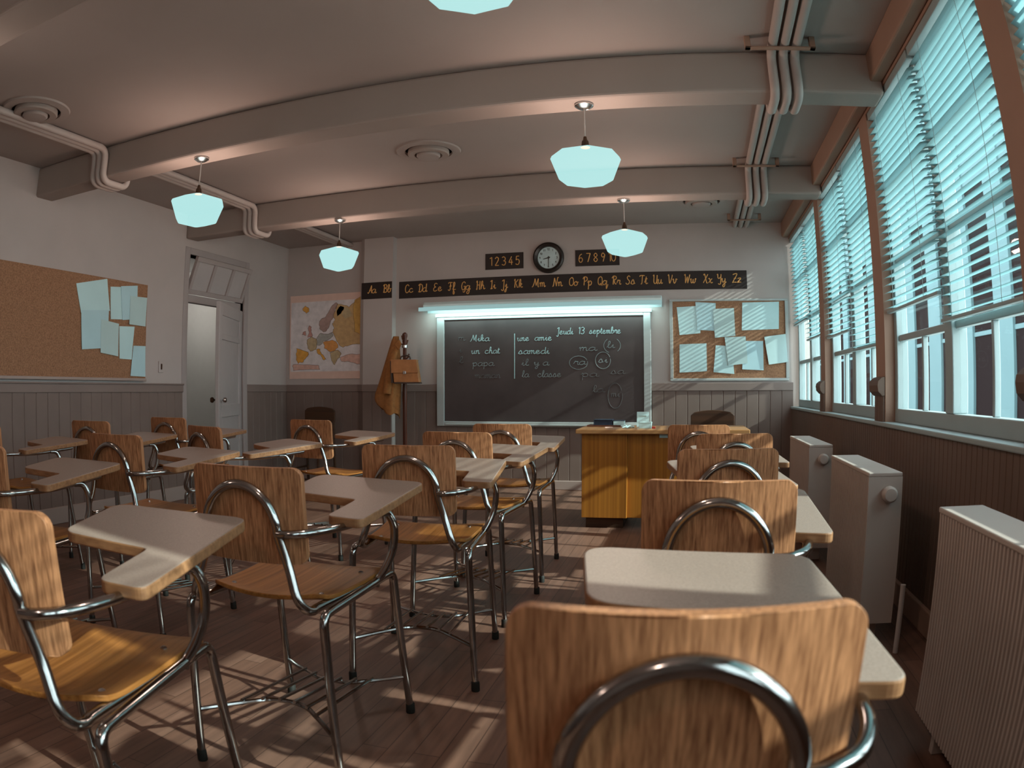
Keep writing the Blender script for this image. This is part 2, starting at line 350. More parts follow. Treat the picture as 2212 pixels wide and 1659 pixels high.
# ---------------------------------------------------------------- windows, blinds
WX = XR + 0.06
def window(i, y0, y1):
    w = MB()
    for a, c in ((y0, y0 + .05), (y1 - .05, y1)): w.box(WX, WX + .07, a, c, SILL - .005, WTOP)
    w.box(WX, WX + .07, y0 + .05, y1 - .05, SILL - .005, SILL + .07).box(WX, WX + .07, y0 + .05, y1 - .05, WTOP - .06, WTOP)
    o = struct(w.obj('window_%d' % i, M['winframe'], bevel=0.005), ['unseen window bay added behind the camera to let in light', 'window bay beside the camera', 'window bay nearest in view on the right', 'middle window bay on the right', 'window bay in the front corner'][i - 1], 'window')
    ym = (y0 + y1) / 2
    MB().box(WX - .005, WX + .075, ym - .05, ym + .05, SILL + .07, WTOP - .06).obj('mullion', M['winframe'], o, bevel=.005)
    for z in (1.375, 1.81, 2.265):
        for a, c in ((y0 + .05, ym - .05), (ym + .05, y1 - .05)):
            MB().box(WX + .015, WX + .055, a, c, z - .018, z + .018).obj('glazing_bar', M['winframe'], o, bevel=.004)
    for a, c in ((y0 + .05, ym - .05), (ym + .05, y1 - .05)):
        q = (a + c) / 2
        MB().box(WX + .02, WX + .05, q - .012, q + .012, SILL + .07, 1.357).obj('glazing_bar', M['winframe'], o, bevel=.004)
        MB().box(WX + .032, WX + .036, a, c, SILL + .07, WTOP - .06).obj('pane', M['glass'], o)
    return o
for i, (a, c) in enumerate(BAYS): window(i + 1, a, c - (0.02 if i == 4 else 0))
BLX = XR + 0.028
def blind(y0, y1, zb, label, tilt=8):
    t = thing('venetian_blind', label, 'blind', (BLX, (y0 + y1) / 2, WTOP), 0, 'venetian blinds on the window wall')
    w = (y1 - y0) / 2
    MB().box(-.022, .022, -w, w, -.045, 0).obj('headrail', M['winframe'], t, bevel=.003)
    sl = MB(); n = int((WTOP - zb - .06) / .043); tl = radians(tilt)
    for k in range(n):
        z = zb + .03 + k * .043 - WTOP; P = []
        for j in range(5):
            u = (j / 4 - .5) * .052; P.append((u * cos(tl), z + u * sin(tl) + .003 * (1 - (j / 2 - 1) ** 2)))
        P += [(x, q - .0012) for x, q in P[::-1]]
        sl.prism(P, -w + .004, w - .004, 'y')
    sl.obj('slats', M['slat'], t)
    MB().box(-.014, .014, -w + .004, w - .004, zb - WTOP, zb - WTOP + .016).obj('bottom_rail', M['winframe'], t, bevel=.003)
    for y in (-w * .6, w * .6): MB().tube([(-.024, y, -.04), (-.024, y, zb - WTOP)], .0012, 5).obj('cord', M['winframe'], t)
for (a, c), zl, zr, nm in ((BAYS[1], 1.62, 1.62, 'bay beside the camera'), (BAYS[2], 1.515, 1.385, 'nearest window bay in view'), (BAYS[3], 1.50, 1.35, 'middle window bay'), (BAYS[4], 1.76, 1.55, 'window bay in the front corner')):
    m = .74 if 'beside' in nm else (a + c) / 2
    blind(m + .012, c - .012, zl, 'white venetian blind on the farther half of the ' + nm, -35 if 'beside' in nm else 8)
    blind(a + .012, m - .012, zr, 'white venetian blind on the nearer half of the ' + nm)

# ---------------------------------------------------------------- outside
FX = 25.0
t = thing('apartment_building', 'pale building with tall dark windows seen outside through the window panes', 'building', (FX, 90, -6))
fb = MB().box(0.3, 8, -60, 80, 0, 40); fb.obj('wall', M['facade'], t)
y = 1.46 * 25 - 90
k = 0
while y < 78:
    a0, a1 = y + 4.75, min(y + 8.25, 80)
    MB().box(0, .3, max(a0, -60), a1, 0, 40).obj('pilaster', M['facade'], t)
    MB().box(.15, .3, y, y + 4.75, 11.3, 11.65).obj('window_bar', M['facade'], t); MB().box(.15, .3, y, y + 4.75, 0, 4.5).obj('parapet', M['facade'], t)
    MB().box(.15, .3, y, y + 4.75, 24, 40).obj('upper_wall', M['facade'], t)
    MB().box(.25, .32, y, y + 4.75, 4.5, 24).obj('window_pane', M['darkglass'], t)
    y += 8.25; k += 1
struct(MB().box(XR + .4, 140, -80, 220, -6.2, -6).obj('ground', M['ground']), 'pale paved ground outside', 'ground')

# ---------------------------------------------------------------- door
o = struct(MB().box(XL - .125, XL + .025, DY0 - .08, DY0, 0, DZ + .07).box(XL - .125, XL + .025, DY1, DY1 + .08, 0, DZ + .07).box(XL - .125, XL + .025, DY0, DY1, DZ, DZ + .07).box(XL - .10, XL - .03, DY0, DY1, 2.01, 2.09).obj('door_1', M['doortrim'], bevel=.006), 'door casing with a transom above a half open door', 'door')
lf = bpy.data.objects.new('door_leaf', None); COL.objects.link(lf); lf.parent = o; lf.location = (XL - .02, DY1 - .01, 0); lf.rotation_euler = (0, 0, radians(22))
LW, LH, T = .97, 2.0, .042                                      # leaf runs along -y from the hinge
MB().box(-T / 2 + .012, T / 2 - .012, -LW + .1, -.1, .2, LH - .1).obj('door_panel', M['door'], lf)
MB().box(-T / 2, T / 2, -LW, -LW + .11, .01, LH).box(-T / 2, T / 2, -.11, 0, .01, LH).box(-T / 2, T / 2, -LW + .11, -.11, .01, .22).box(-T / 2, T / 2, -LW + .11, -.11, .82, .95).box(-T / 2, T / 2, -LW + .11, -.11, LH - .13, LH).box(-T / 2, T / 2, -LW + .11, -.11, 1.62, 1.68).obj('door_frame', M['door'], lf, bevel=.004)
for sgn, m in ((1, 'steel'), (-1, 'darkwood')):
    k = MB().lathe([(.008, 0), (.010, .025), (.026, .035), (.030, .05), (.024, .064), (.004, .068)], 20)
    q = k.obj('door_knob', M[m], lf, smooth=True); q.location = (sgn * T / 2, -LW + .055, 1.0); q.rotation_euler = (0, sgn * pi / 2, 0)
tr = bpy.data.objects.new('transom_sash', None); COL.objects.link(tr); tr.parent = o; tr.location = (XL - .02, (DY0 + DY1) / 2, 2.095); tr.rotation_euler = (0, radians(20), 0)
hw = (DY1 - DY0) / 2 - .01; hz = .40
b = MB().box(-.02, .02, -hw, hw, 0, .05).box(-.02, .02, -hw, hw, hz - .05, hz)
for yy in (-hw, -hw / 3 - .02, hw / 3 - .02, hw - .05): b.box(-.02, .02, yy, yy + .045, .05, hz - .05)
b.obj('sash_frame', M['doortrim'], tr, bevel=.003)
MB().box(-.003, .003, -hw + .04, hw - .04, .05, hz - .05).obj('pane', M['door'], tr)

# ---------------------------------------------------------------- lights that hang from the beams
def pendant(x, y, label, k=1.0):
    t = thing('pendant_lamp', label, 'lamp', (x, y, BB), 0, 'faceted pendant lamps')
    MB().lathe([(.05, 0), (.052, -.012), (.03, -.028), (.008, -.032)], 24).obj('ceiling_cup', M['steel'], t, smooth=True)
    MB().tube([(0, 0, -.03), (0, 0, -.235)], .004, 8).obj('rod', M['pipe'], t)
    MB().lathe([(.008, -.195), (.012, -.215), (.018, -.222), (.022, -.25), (.026, -.258)], 20).obj('lamp_holder', M['darkwood'], t, smooth=True)
    MB().lathe([(.03, -.256), (.182, -.308), (.19, -.325), (.143, -.447), (.02, -.482)], 8, ang0=radians(12)).obj('glass_shade', M['globe'], t, bevel=.008, seg=3)
    l = bpy.data.lights.new('lamp_light', 'POINT'); l.energy = PENDANT_W * k; l.color = WARM; l.shadow_soft_size = .07
    q = bpy.data.objects.new('lamp_light', l); COL.objects.link(q); q.parent = t; q.location = (0, 0, -.37)
for x, y, l in ((-.505, 3.62, 'lit faceted pendant lamp hanging largest above the right rows'), (-3.045, 3.60, 'lit faceted pendant lamp above the left rows, at the left edge of the middle beam'),
                (-.485, 5.67, 'lit faceted pendant lamp in front of the number card 6 to 10'), (-3.035, 5.635, 'lit faceted pendant lamp above the wall map'),
                (-.535, 1.66, 'lit pendant lamp nearest the camera, only its lower tip in view'), (-3.05, 1.56, 'pendant lamp on the left end of the beam nearest the camera, unseen, added to brighten the ceiling'),
                (-.52, -.49, 'pendant lamp behind the camera on the right'), (-3.05, -.49, 'pendant lamp behind the camera on the left')):
    pendant(x, y, l, .3 if 'left end' in l else 1.0)  # left-end lamp is unseen, added dim to lift the near left ceiling
cl = bpy.data.lights.new('corridor_light', 'POINT'); cl.energy = CORRIDOR_W; cl.color = (1, .96, .88); cl.shadow_soft_size = .12
q = bpy.data.objects.new('corridor_light', cl); COL.objects.link(q); q.location = (-6.3, 8.8, 2.45)

# ---------------------------------------------------------------- ceiling fittings
def rose(x, y, label):
    t = thing('ceiling_diffuser', label, 'vent', (x, y, H), 0, 'round ceiling diffusers')
    MB().lathe([(.245, 0), (.24, -.012), (.18, -.016), (.175, 0)], 48).obj('outer_ring', M['ceil'], t, smooth=True)
    MB().lathe([(.155, 0), (.158, -.03), (.15, -.04), (.105, -.04), (.10, 0)], 48).obj('middle_ring', M['beam'], t, smooth=True)
    MB().lathe([(.088, 0), (.09, -.045), (.08, -.055), (.01, -.06)], 48).obj('centre_disc', M['ceil'], t, smooth=True)
rose(-1.855, 4.80, 'round stepped ceiling diffuser in the middle of the ceiling')
rose(-3.83, 2.68, 'round stepped ceiling diffuser at the upper left by the pipes')
rose(.18, 6.68, 'round ceiling diffuser mostly hidden behind the beam nearest the chalkboard')
def pipe(x, x1, label, grp):
    z0 = H - .035; zl = BB - .035; P = [(x, YB + .02, z0)]
    for yb in BEAMS:
        xa = x + (x1 - x) * max(0, yb) / 7.6
        P += [(xa, yb - .034, z0), (xa, yb - .034, zl), (xa, yb + BW + .034, zl), (xa, yb + BW + .034, z0)]
    P.append((x1, YF, z0))
    o = MB().tube(fillet(P, .075, 6), .026, 14).obj('ceiling_pipe', M['pipe'], smooth=True); tag(o, label, 'pipe', grp)
for k, n in enumerate(('farthest from the windows', 'in the middle', 'nearest the windows')):
    pipe(.505 + k * .064, .56 + k * .064, 'painted ceiling pipe of the right bundle, %s' % n, 'pipe bundle by the windows')
for k, n in enumerate(('nearest the left wall', 'in the middle', 'nearest the lamps')):
    pipe(-4.06 + k * .058, -4.06 + k * .058, 'painted ceiling pipe of the left bundle, %s' % n, 'pipe bundle on the left')
for x0, x1, y, l in ((.38, .755, 3.365, 'pipe strap before the middle beam'), (.415, .787, 5.41, 'pipe strap before the beam nearest the chalkboard'), (.46, .815, 7.25, 'pipe strap by the front wall')):
    tag(MB().box(x0, x1, y - .018, y + .018, H - .07, H - .062).box(x0, x0 + .03, y - .018, y + .018, H - .07, H).box(x1 - .03, x1, y - .018, y + .018, H - .07, H).obj('pipe_strap', M['pier'], bevel=.002), 'flat brown ' + l + ' on the right', 'strap', 'straps holding the right pipes')

# ---------------------------------------------------------------- the stroke alphabet (x-height 1, capitals 2)
G = {
'a': '1,.85 .55,1.02 .1,.6 .15,.15 .5,0 .85,.3 1,.9|1,1 .95,.3 1.1,.02 1.4,.2', 'b': '.1,.3 .5,1.3 .5,1.9 .28,1.9 .18,1.3 .2,.3 .5,0 .85,.25 .85,.75 .65,.95 1.2,.85',
'c': '.95,.8 .6,1.02 .2,.75 .12,.3 .5,0 .9,.1 1.1,.3', 'd': '.95,.85 .5,1.02 .1,.6 .15,.15 .5,0 .85,.3 .98,1|1,2 .95,.3 1.1,.02 1.35,.2',
'e': '.1,.4 .55,.5 .8,.8 .55,1.02 .2,.75 .15,.25 .5,0 .85,.1 1.1,.35', 'f': '.05,.2 .5,1 .6,1.8 .4,2 .25,1.6 .3,0 .3,-.8 .45,-1 .6,-.6 .35,.1 .95,.2',
'g': '.95,.85 .5,1.02 .1,.6 .2,.1 .6,.05 .95,.6|1,1 .95,-.5 .7,-1 .35,-.8 .6,-.3 1.3,.2', 'h': '.1,.3 .5,1.3 .5,1.9 .3,1.9 .2,1.2 .2,0|.2,.5 .5,.95 .75,.9 .8,.3 .95,0 1.25,.2',
'i': '.1,.3 .4,1|.4,1 .38,.2 .55,0 .8,.2|.42,1.45 .44,1.5', 'j': '.1,.3 .4,1|.4,1 .38,-.5 .2,-.95 0,-.75 .3,-.2 .8,.25|.42,1.45 .44,1.5',
'k': '.1,.3 .5,1.3 .5,1.9 .3,1.9 .2,1.2 .2,0|.2,.4 .6,1 .8,.8 .5,.5 .3,.45|.45,.48 .75,.05 1.1,.15', 'l': '.05,.2 .5,1.2 .55,1.85 .35,1.95 .25,1.4 .28,.3 .5,0 .85,.2',
'm': '.05,.7 .2,1 .25,0|.25,.6 .5,1 .68,.85 .68,0|.68,.6 .95,1 1.12,.85 1.15,.2 1.3,0 1.55,.2', 'n': '.05,.7 .2,1 .25,0|.25,.6 .55,1 .75,.85 .78,.2 .95,0 1.2,.2',
'o': '.6,1.02 .2,.75 .15,.25 .5,0 .9,.3 .85,.8 .6,1 .7,.75 1.2,.85', 'p': '.05,.6 .25,1 .25,-1|.25,.6 .6,1.02 .95,.7 .85,.15 .5,0 .28,.15',
'q': '.95,.85 .5,1.02 .1,.6 .2,.1 .6,.05 .95,.6|1,1 .98,-.9 1.2,-.5 1.35,.1', 'r': '.05,.3 .3,1.05 .4,.9 .75,.95 .7,.3 .85,0 1.1,.2', 's': '.05,.1 .5,1.05 .8,.5 .75,.1 .4,0 .2,.15|.75,.1 1.1,.2',
't': '.05,.3 .4,1.2|.4,1.7 .35,.3 .55,0 .85,.2|.15,1.15 .7,1.2', 'u': '.05,.7 .2,1 .2,.3 .45,0 .75,.3 .85,.9|.85,1 .85,.2 1,0 1.25,.2', 'v': '.05,.8 .25,1 .35,.3 .55,0 .85,.5 .85,1 1.2,.85',
'w': '.05,.7 .2,1 .2,.3 .4,0 .65,.3 .7,.9|.7,.9 .72,.2 .95,0 1.2,.4 1.2,1 1.45,.85', 'x': '.1,.9 .35,1 .65,.1 .95,0 1.1,.15|.95,1 .15,0', 'y': '.05,.7 .2,1 .2,.35 .45,.1 .8,.5|.85,1 .82,-.5 .6,-1 .35,-.75 .6,-.3 1.2,.2',
'z': '.1,.95 .85,1 .1,.05 .6,.1 1,.05', 'A': '0,.25 .2,0 .5,.5 1,2|1,2 1.05,.6 1.2,0|.4,.7 1.1,.75', 'B': '.35,1.9 .3,0|.05,1.6 .3,2 .9,1.9 1,1.4 .5,1.05 .4,1.05|.5,1.05 1.05,.8 1,.15 .5,0 .1,.1',
'C': '1.1,1.6 .8,2 .3,1.7 .15,.8 .4,.05 .85,0 1.15,.4', 'D': '.4,1.9 .35,0|.05,1.6 .4,2 1,1.7 1.15,.8 .8,.1 .3,0 .1,.15', 'E': '1,1.75 .6,2 .25,1.7 .3,1.2 .65,1.05|.65,1.05 .15,.8 .1,.2 .5,0 1,.25',
'F': '.1,1.7 .3,2 1.15,1.95|.65,1.95 .6,.3 .35,0 .1,.2|.35,1.05 .95,1.1', 'G': '1.05,1.6 .75,2 .3,1.7 .12,.8 .4,0 .8,.1 1.05,.8|1.05,.85 1.05,-.1 .8,-.6 .5,-.4|.7,.85 1.2,.85',
'H': '.1,1.7 .3,2 .3,0 .15,.1|1,2 .95,.1 1.15,0|.3,1 .97,1.05', 'I': '.1,1.7 .35,2 .6,1.95|.45,2 .4,.1 .2,0|.2,0 .7,.05', 'J': '.2,1.7 .5,2 .8,1.95|.65,2 .6,-.2 .35,-.6 .05,-.3', 'K': '.1,1.7 .3,2 .28,0|1.05,2 .35,1 .6,.9 .9,.1 1.15,.1',
'M': '-.25,0 -.05,.15 .25,1 .4,2|.4,2 .75,.3|.75,.3 1.2,2|1.2,2 1.2,.2 1.45,0', 'N': '-.1,0 .1,.2 .3,2|.3,2 .85,0|.85,0 1.05,2 1.25,2', 'O': '.7,2 .2,1.5 .2,.4 .65,0 1.1,.5 1.05,1.6 .7,2 .9,1.7', 'P': '.4,1.9 .35,0|.05,1.5 .35,2 .95,1.9 1.05,1.3 .6,.95 .4,1.05',
'Q': '.7,2 .2,1.5 .2,.4 .65,0 1.1,.5 1.05,1.6 .7,2|.65,.4 .95,0 1.25,-.1', 'R': '.4,1.9 .35,0|.05,1.5 .35,2 .95,1.9 1,1.35 .45,1.05|.5,1.05 .8,.2 1.15,.1', 'S': '1,1.7 .7,2 .35,1.6 .55,1.1 .9,.7 .75,.1 .3,0 .05,.3',
'T': '.05,1.7 .25,2 1.2,1.95|.65,1.95 .6,.2 .35,0', 'U': '.1,1.8 .3,2 .3,.5 .6,0 .95,.4 1.05,2|1.05,2 1.05,.2 1.3,0', 'V': '.1,1.8 .3,2 .45,.6 .6,0 1,1.2 1.15,2', 'W': '.1,1.8 .3,2 .4,0|.4,0 .8,1.5|.8,1.5 .95,0|.95,0 1.4,2', 'X': '.1,1.8 .35,2 .85,.1 1.1,0|1.1,2 .1,0',
'Y': '.1,1.8 .3,2 .35,1.2 .65,1 1,1.4|1.05,2 1,0 .75,-.4 .45,-.2', 'Z': '.15,1.8 .35,2 1.1,1.95 .1,.05 .4,.1 1.1,.05|.35,1 .95,1',
'0': '.5,2 .1,1.5 .1,.5 .5,0 .9,.5 .9,1.5 .5,2', '1': '.2,1.7 .5,2|.5,2 .5,0', '2': '.1,1.6 .45,2 .85,1.7 .75,1.1 .1,0|.1,0 .95,0', '3': '.1,1.8 .5,2 .85,1.6 .7,1.15 .4,1.05|.4,1.05 .9,.8 .8,.2 .45,0 .05,.2', '4': '.7,2 .05,.6|.05,.6 1,.6|.7,1.3 .7,0', '5': '.85,2 .25,2|.25,2 .15,1.1|.15,1.1 .6,1.25 .9,.8 .75,.15 .4,0 .05,.2',
'6': '.8,1.9 .35,1.6 .1,.7 .3,.05 .7,.05 .9,.6 .6,1.05 .2,.8', '7': '.1,2 .95,2|.95,2 .4,0', '8': '.5,1.05 .15,1.5 .5,2 .85,1.5 .5,1.05 .1,.5 .5,0 .9,.5 .5,1.05', '9': '.85,1.4 .5,1 .15,1.4 .45,2 .85,1.6 .85,1.2 .5,0',
'(': '.5,2.2 .1,1.2 .2,.2 .5,-.3', ')': '.1,2.2 .5,1.2 .4,.2 .1,-.3', '.': '.2,.05 .25,.05',
}
ADV = {' ': .9, 'm': 1.5, 'w': 1.4, 'i': .75, 'j': .75, 'l': .75, 'f': .85, 'r': .95, 't': .8, 'M': 1.55, 'W': 1.5, '(': .7, ')': .6, '.': .5, 'I': .75, 'J': .9, '1': .8}
def text_strokes(s, x0, z0, u, slant=0.10, width=None):
    """list of point lists (x,z)"""
    out = []; x = 0.0; tot = sum(ADV.get(c, 1.18) for c in s)
    sx = (width / tot) if width else u
    for c in s:
        if c in G:
            for st in G[c].split('|'):
                P = [tuple(map(float, p.split(','))) for p in st.split()]
                P = [(x0 + (x + px) * sx + pz * slant * u, z0 + pz * u) for px, pz in P]
                out.append(P)
        x += ADV.get(c, 1.18)
    return out
def strokes_to(bm, strokes, y, r, n=5):
    for P in strokes:
        pts = [(p[0], y, p[1]) for p in P]
        bm.tube(smooth_path(pts, 5) if len(pts) > 2 else pts, r, n)
def circle_pts(cx, cz, rx, rz, a0=0.4, a1=2 * pi + .2, n=28): return [(cx + rx * cos(a0 + (a1 - a0) * k / n), cz + rz * sin(a0 + (a1 - a0) * k / n)) for k in range(n + 1)]

# ---------------------------------------------------------------- front wall: alphabet, numbers, clock
LET = {'Aa': -3.647, 'Bb': -3.445, 'Cc': -3.164, 'Dd': -2.994, 'Ee': -2.805, 'Ff': -2.635, 'Gg': -2.467, 'Hh': -2.291, 'Ii': -2.144, 'Jj': -2.009, 'Kk': -1.849, 'Mm': -1.611, 'Nn': -1.402, 'Oo': -1.226, 'Pp': -1.072, 'Qq': -.908, 'Rr': -.756, 'Ss': -.598, 'Tt': -.457, 'Uu': -.305, 'Vv': -.144, 'Ww': .048, 'Xx': .245, 'Yy': .391, 'Zz': .564}
def strip(x0, x1, y, z0, z1, keys, label):
    t = thing('alphabet_strip', label, 'sign', ((x0 + x1) / 2, y, z0)); cx = (x0 + x1) / 2
    MB().box(x0 - cx, x1 - cx, -.008, 0, 0, z1 - z0).obj('card', M['strip'], t)
    for k in keys:
        b = MB()
        f = y / YF if y < YF - .05 else 1
        ad = (ADV.get(k[0], 1.18) + ADV.get(k[1], 1.18)); u = .046; wd = min(ad * u, .165)
        strokes_to(b, text_strokes(k, LET[k] * f - cx - wd / 2 - .005, .068, u, .06, wd), -.008, .0052)
        b.obj('letter_pair', M['gold'], t)
strip(-3.735, -3.342, YF - .11, 2.17, 2.365, ['Aa', 'Bb'], 'short black card on the pilaster lettered Aa Bb in ochre')
strip(-3.295, .668, YF, 2.17, 2.37, [k for k in LET if k not in ('Aa', 'Bb')], 'long black alphabet strip lettered Cc to Zz above the chalkboard')
def numcard(x0, x1, z0, z1, items, label):
    t = thing('number_card', label, 'sign', ((x0 + x1) / 2, YF, z0)); cx = (x0 + x1) / 2
    MB().box(x0 - cx, x1 - cx, -.008, 0, 0, z1 - z0).obj('card', M['strip'], t)
    for s, x in items:
        b = MB(); wd = .052 * (1 if len(s) == 1 else 1.75)
        st = []
        if len(s) == 1: st = text_strokes(s, x - cx - .026, .045, .048, 0, .058)
        else: st = text_strokes('1', x - cx - .05, .045, .048, 0, .05) + text_strokes('0', x - cx - .008, .045, .048, 0, .058)
        strokes_to(b, st, -.008, .0052)
        b.obj('numeral', M['gold'], t)
numcard(-2.237, -1.795, 2.455, 2.64, [('1', -2.172), ('2', -2.1), ('3', -2.019), ('4', -1.939), ('5', -1.86)], 'black number card 1 to 5 left of the clock')
numcard(-1.207, -.719, 2.452, 2.634, [('6', -1.146), ('7', -1.062), ('8', -.98), ('9', -.898), ('10', -.80)], 'black number card 6 to 10 right of the clock')
t = thing('wall_clock', 'round black wall clock showing half past eight between the number cards', 'clock', (-1.504, YF, 2.558))
def ringy(prof, n=48):
    b = MB(); b.lathe(prof, n); b.v = [(x, -z, y) for x, y, z in b.v]; return b
ringy([(.168, 0), (.176, .03), (.172, .052), (.155, .06), (.128, .048), (.122, .03), (.122, 0)]).obj('case', M['clockblack'], t, smooth=True)
ringy([(.124, 0), (.124, .028), (.01, .028)]).obj('dial', M['clockface'], t)
for k in range(1, 13):
    b = MB(); a = pi / 2 - k * pi / 6; s = str(k); w = .016 * len(s)
    for j, c in enumerate(s): strokes_to(b, text_strokes(c, .096 * cos(a) - w / 2 + j * .016, .096 * sin(a) - .011, .011, 0, .015), -.0285, .0022, 4)
    b.obj('numeral', M['clockblack'], t)
def hand(ang, L, w, nm):
    d = Vector((sin(ang), 0, cos(ang))); s = Vector((d.z, 0, -d.x)) * w
    P = [-d * .018 - s, -d * .018 + s, d * L + s * .5, d * L - s * .5]
    MB().prism([(p.x, p.z) for p in P], -.034, -.031, 'y').obj(nm, M['clockblack'], t)
hand(radians(255), .062, .006, 'hour_hand'); hand(radians(180), .092, .0045, 'minute_hand')
ringy([(.009, .028), (.009, .037), (.002, .038)], 16).obj('hub', M['clockblack'], t)

# ---------------------------------------------------------------- chalkboard and its light
t = thing('chalkboard', 'large dark chalkboard in a pale frame with handwritten chalk words', 'chalkboard', (-1.595, YF, .70))
ox = 1.595
b = MB().box(-2.80 + ox, -2.711 + ox, -.06, -.031, -.01, 1.25).box(-.468 + ox, -.39 + ox, -.06, -.031, -.01, 1.25).box(-2.711 + ox, -.468 + ox, -.06, -.031, 1.19, 1.25).box(-2.711 + ox, -.468 + ox, -.06, -.031, -.01, .045)
b.box(-2.815 + ox, -.375 + ox, -.068, -.031, 1.222, 1.262)
b.obj('frame', M['boardframe'], t, bevel=.006)
MB().box(-2.715 + ox, -.46 + ox, -.044, -.031, .03, 1.2).obj('slate', M['board'], t)
MB().box(-2.72 + ox, -.46 + ox, -.031, -.031 + .03, .03, 1.2).obj('backing', M['darkwood'], t)
MB().box(-2.68 + ox, -.5 + ox, -.10, -.06, .005, .017).obj('chalk_ledge', M['boardframe'], t, bevel=.003)
def T(s, x0, x1, z): return text_strokes(s, x0 + ox, z - .70, .036, .10, x1 - x0)
yb = -.0445
def chalk(st, m, r=.0040, nm='chalk_word'):
    b = MB(); strokes_to(b, st, yb, r); b.obj(nm, M[m], t)
for w, x0, x1, z, m in (('Mika', -2.393, -2.18, 1.643, 'chalk'), ('Jeudi', -1.42, -1.235, 1.70, 'chalk'), ('13', -1.185, -1.105, 1.70, 'chalk'), ('septembre', -1.06, -.715, 1.70, 'chalk'),
                        ('un', -2.393, -2.29, 1.503, 'chalk'), ('chat', -2.235, -2.06, 1.503, 'chalk'), ('une', -1.862, -1.725, 1.636, 'chalk'), ('amie', -1.665, -1.47, 1.636, 'chalk'), ('samedi', -1.851, -1.50, 1.492, 'chalk'),
                        ('papa', -2.381, -2.13, 1.366, 'chalk2'), ('il', -1.817, -1.735, 1.364, 'chalk2'), ('y', -1.675, -1.61, 1.364, 'chalk2'), ('a', -1.575, -1.51, 1.364, 'chalk2'), ('la', -1.811, -1.73, 1.237, 'chalk2'), ('classe', -1.635, -1.37, 1.237, 'chalk2'),
                        ('ma', -1.175, -.985, 1.518, 'chalk2'), ('ra', -1.235, -1.10, 1.368, 'chalk2'), ('si', -.965, -.86, 1.388, 'chalk2'), ('li', -.87, -.78, 1.545, 'chalk2'),
                        ('maman', -2.357, -2.05, 1.23, 'chalk3'), ('pa', -1.155, -.97, 1.236, 'chalk3'), ('sa', -.835, -.68, 1.264, 'chalk3'), ('la', -1.03, -.90, 1.07, 'chalk3'), ('m', -2.554, -2.46, 1.654, 'chalk3'), ('i', -2.54, -2.50, 1.52, 'chalk3'), ('l', -2.54, -2.49, 1.40, 'chalk3'), ('mi', -.83, -.73, 1.02, 'chalk3')):
    chalk(T(w, x0, x1, z), m, .0042 if m == 'chalk' else .0036)
MB().tube([(-1.89 + ox, yb, 1.719 - .7), (-1.892 + ox, yb, 1.222 - .7)], .005, 5).obj('chalk_line', M['chalk'], t)
for c in ([circle_pts(-1.178 + ox, 1.389 - .7, .10, .072)], [circle_pts(-.911 + ox, 1.411 - .7, .082, .09)], [circle_pts(-.80 + ox, 1.57 - .7, .10, .085, 2.2, 4.2)], [circle_pts(-.82 + ox, 1.57 - .7, .10, .085, -.8, .9)]): chalk(c, 'chalk2', .0036, 'chalk_ring')
chalk([circle_pts(-.781 + ox, 1.031 - .7, .078, .136)], 'chalk3', .0034, 'chalk_ring')

t = thing('board_light', 'long pale metal strip light mounted above the chalkboard', 'light', (-1.62, YF, 1.98))
MB().prism([(0, .0), (0, .115), (-.12, .115), (-.15, .085), (-.15, .06), (-.02, .045)], -1.315, 1.355, 'x').obj('upper_hood', M['fixture'], t, bevel=.004)
MB().prism([(-.02, .05), (-.165, .055), (-.165, .012), (-.15, .012), (-.15, .045), (-.02, .038)], -1.365, 1.355, 'x').obj('lower_reflector', M['diffuser'], t, bevel=.003)
MB().tube([(-1.3, -.10, .030), (1.3, -.10, .030)], .008, 10).obj('light_tube', M['tube'], t)
l = bpy.data.lights.new('board_tube_light', 'AREA'); l.shape = 'RECTANGLE'; l.size = 2.55; l.size_y = .05; l.energy = FIXTURE_W; l.color = (.62, 1.0, .98)
q = bpy.data.objects.new('board_tube_light', l); COL.objects.link(q); q.parent = t; q.location = (0, -.14, .008); q.rotation_euler = (radians(24), 0, 0)

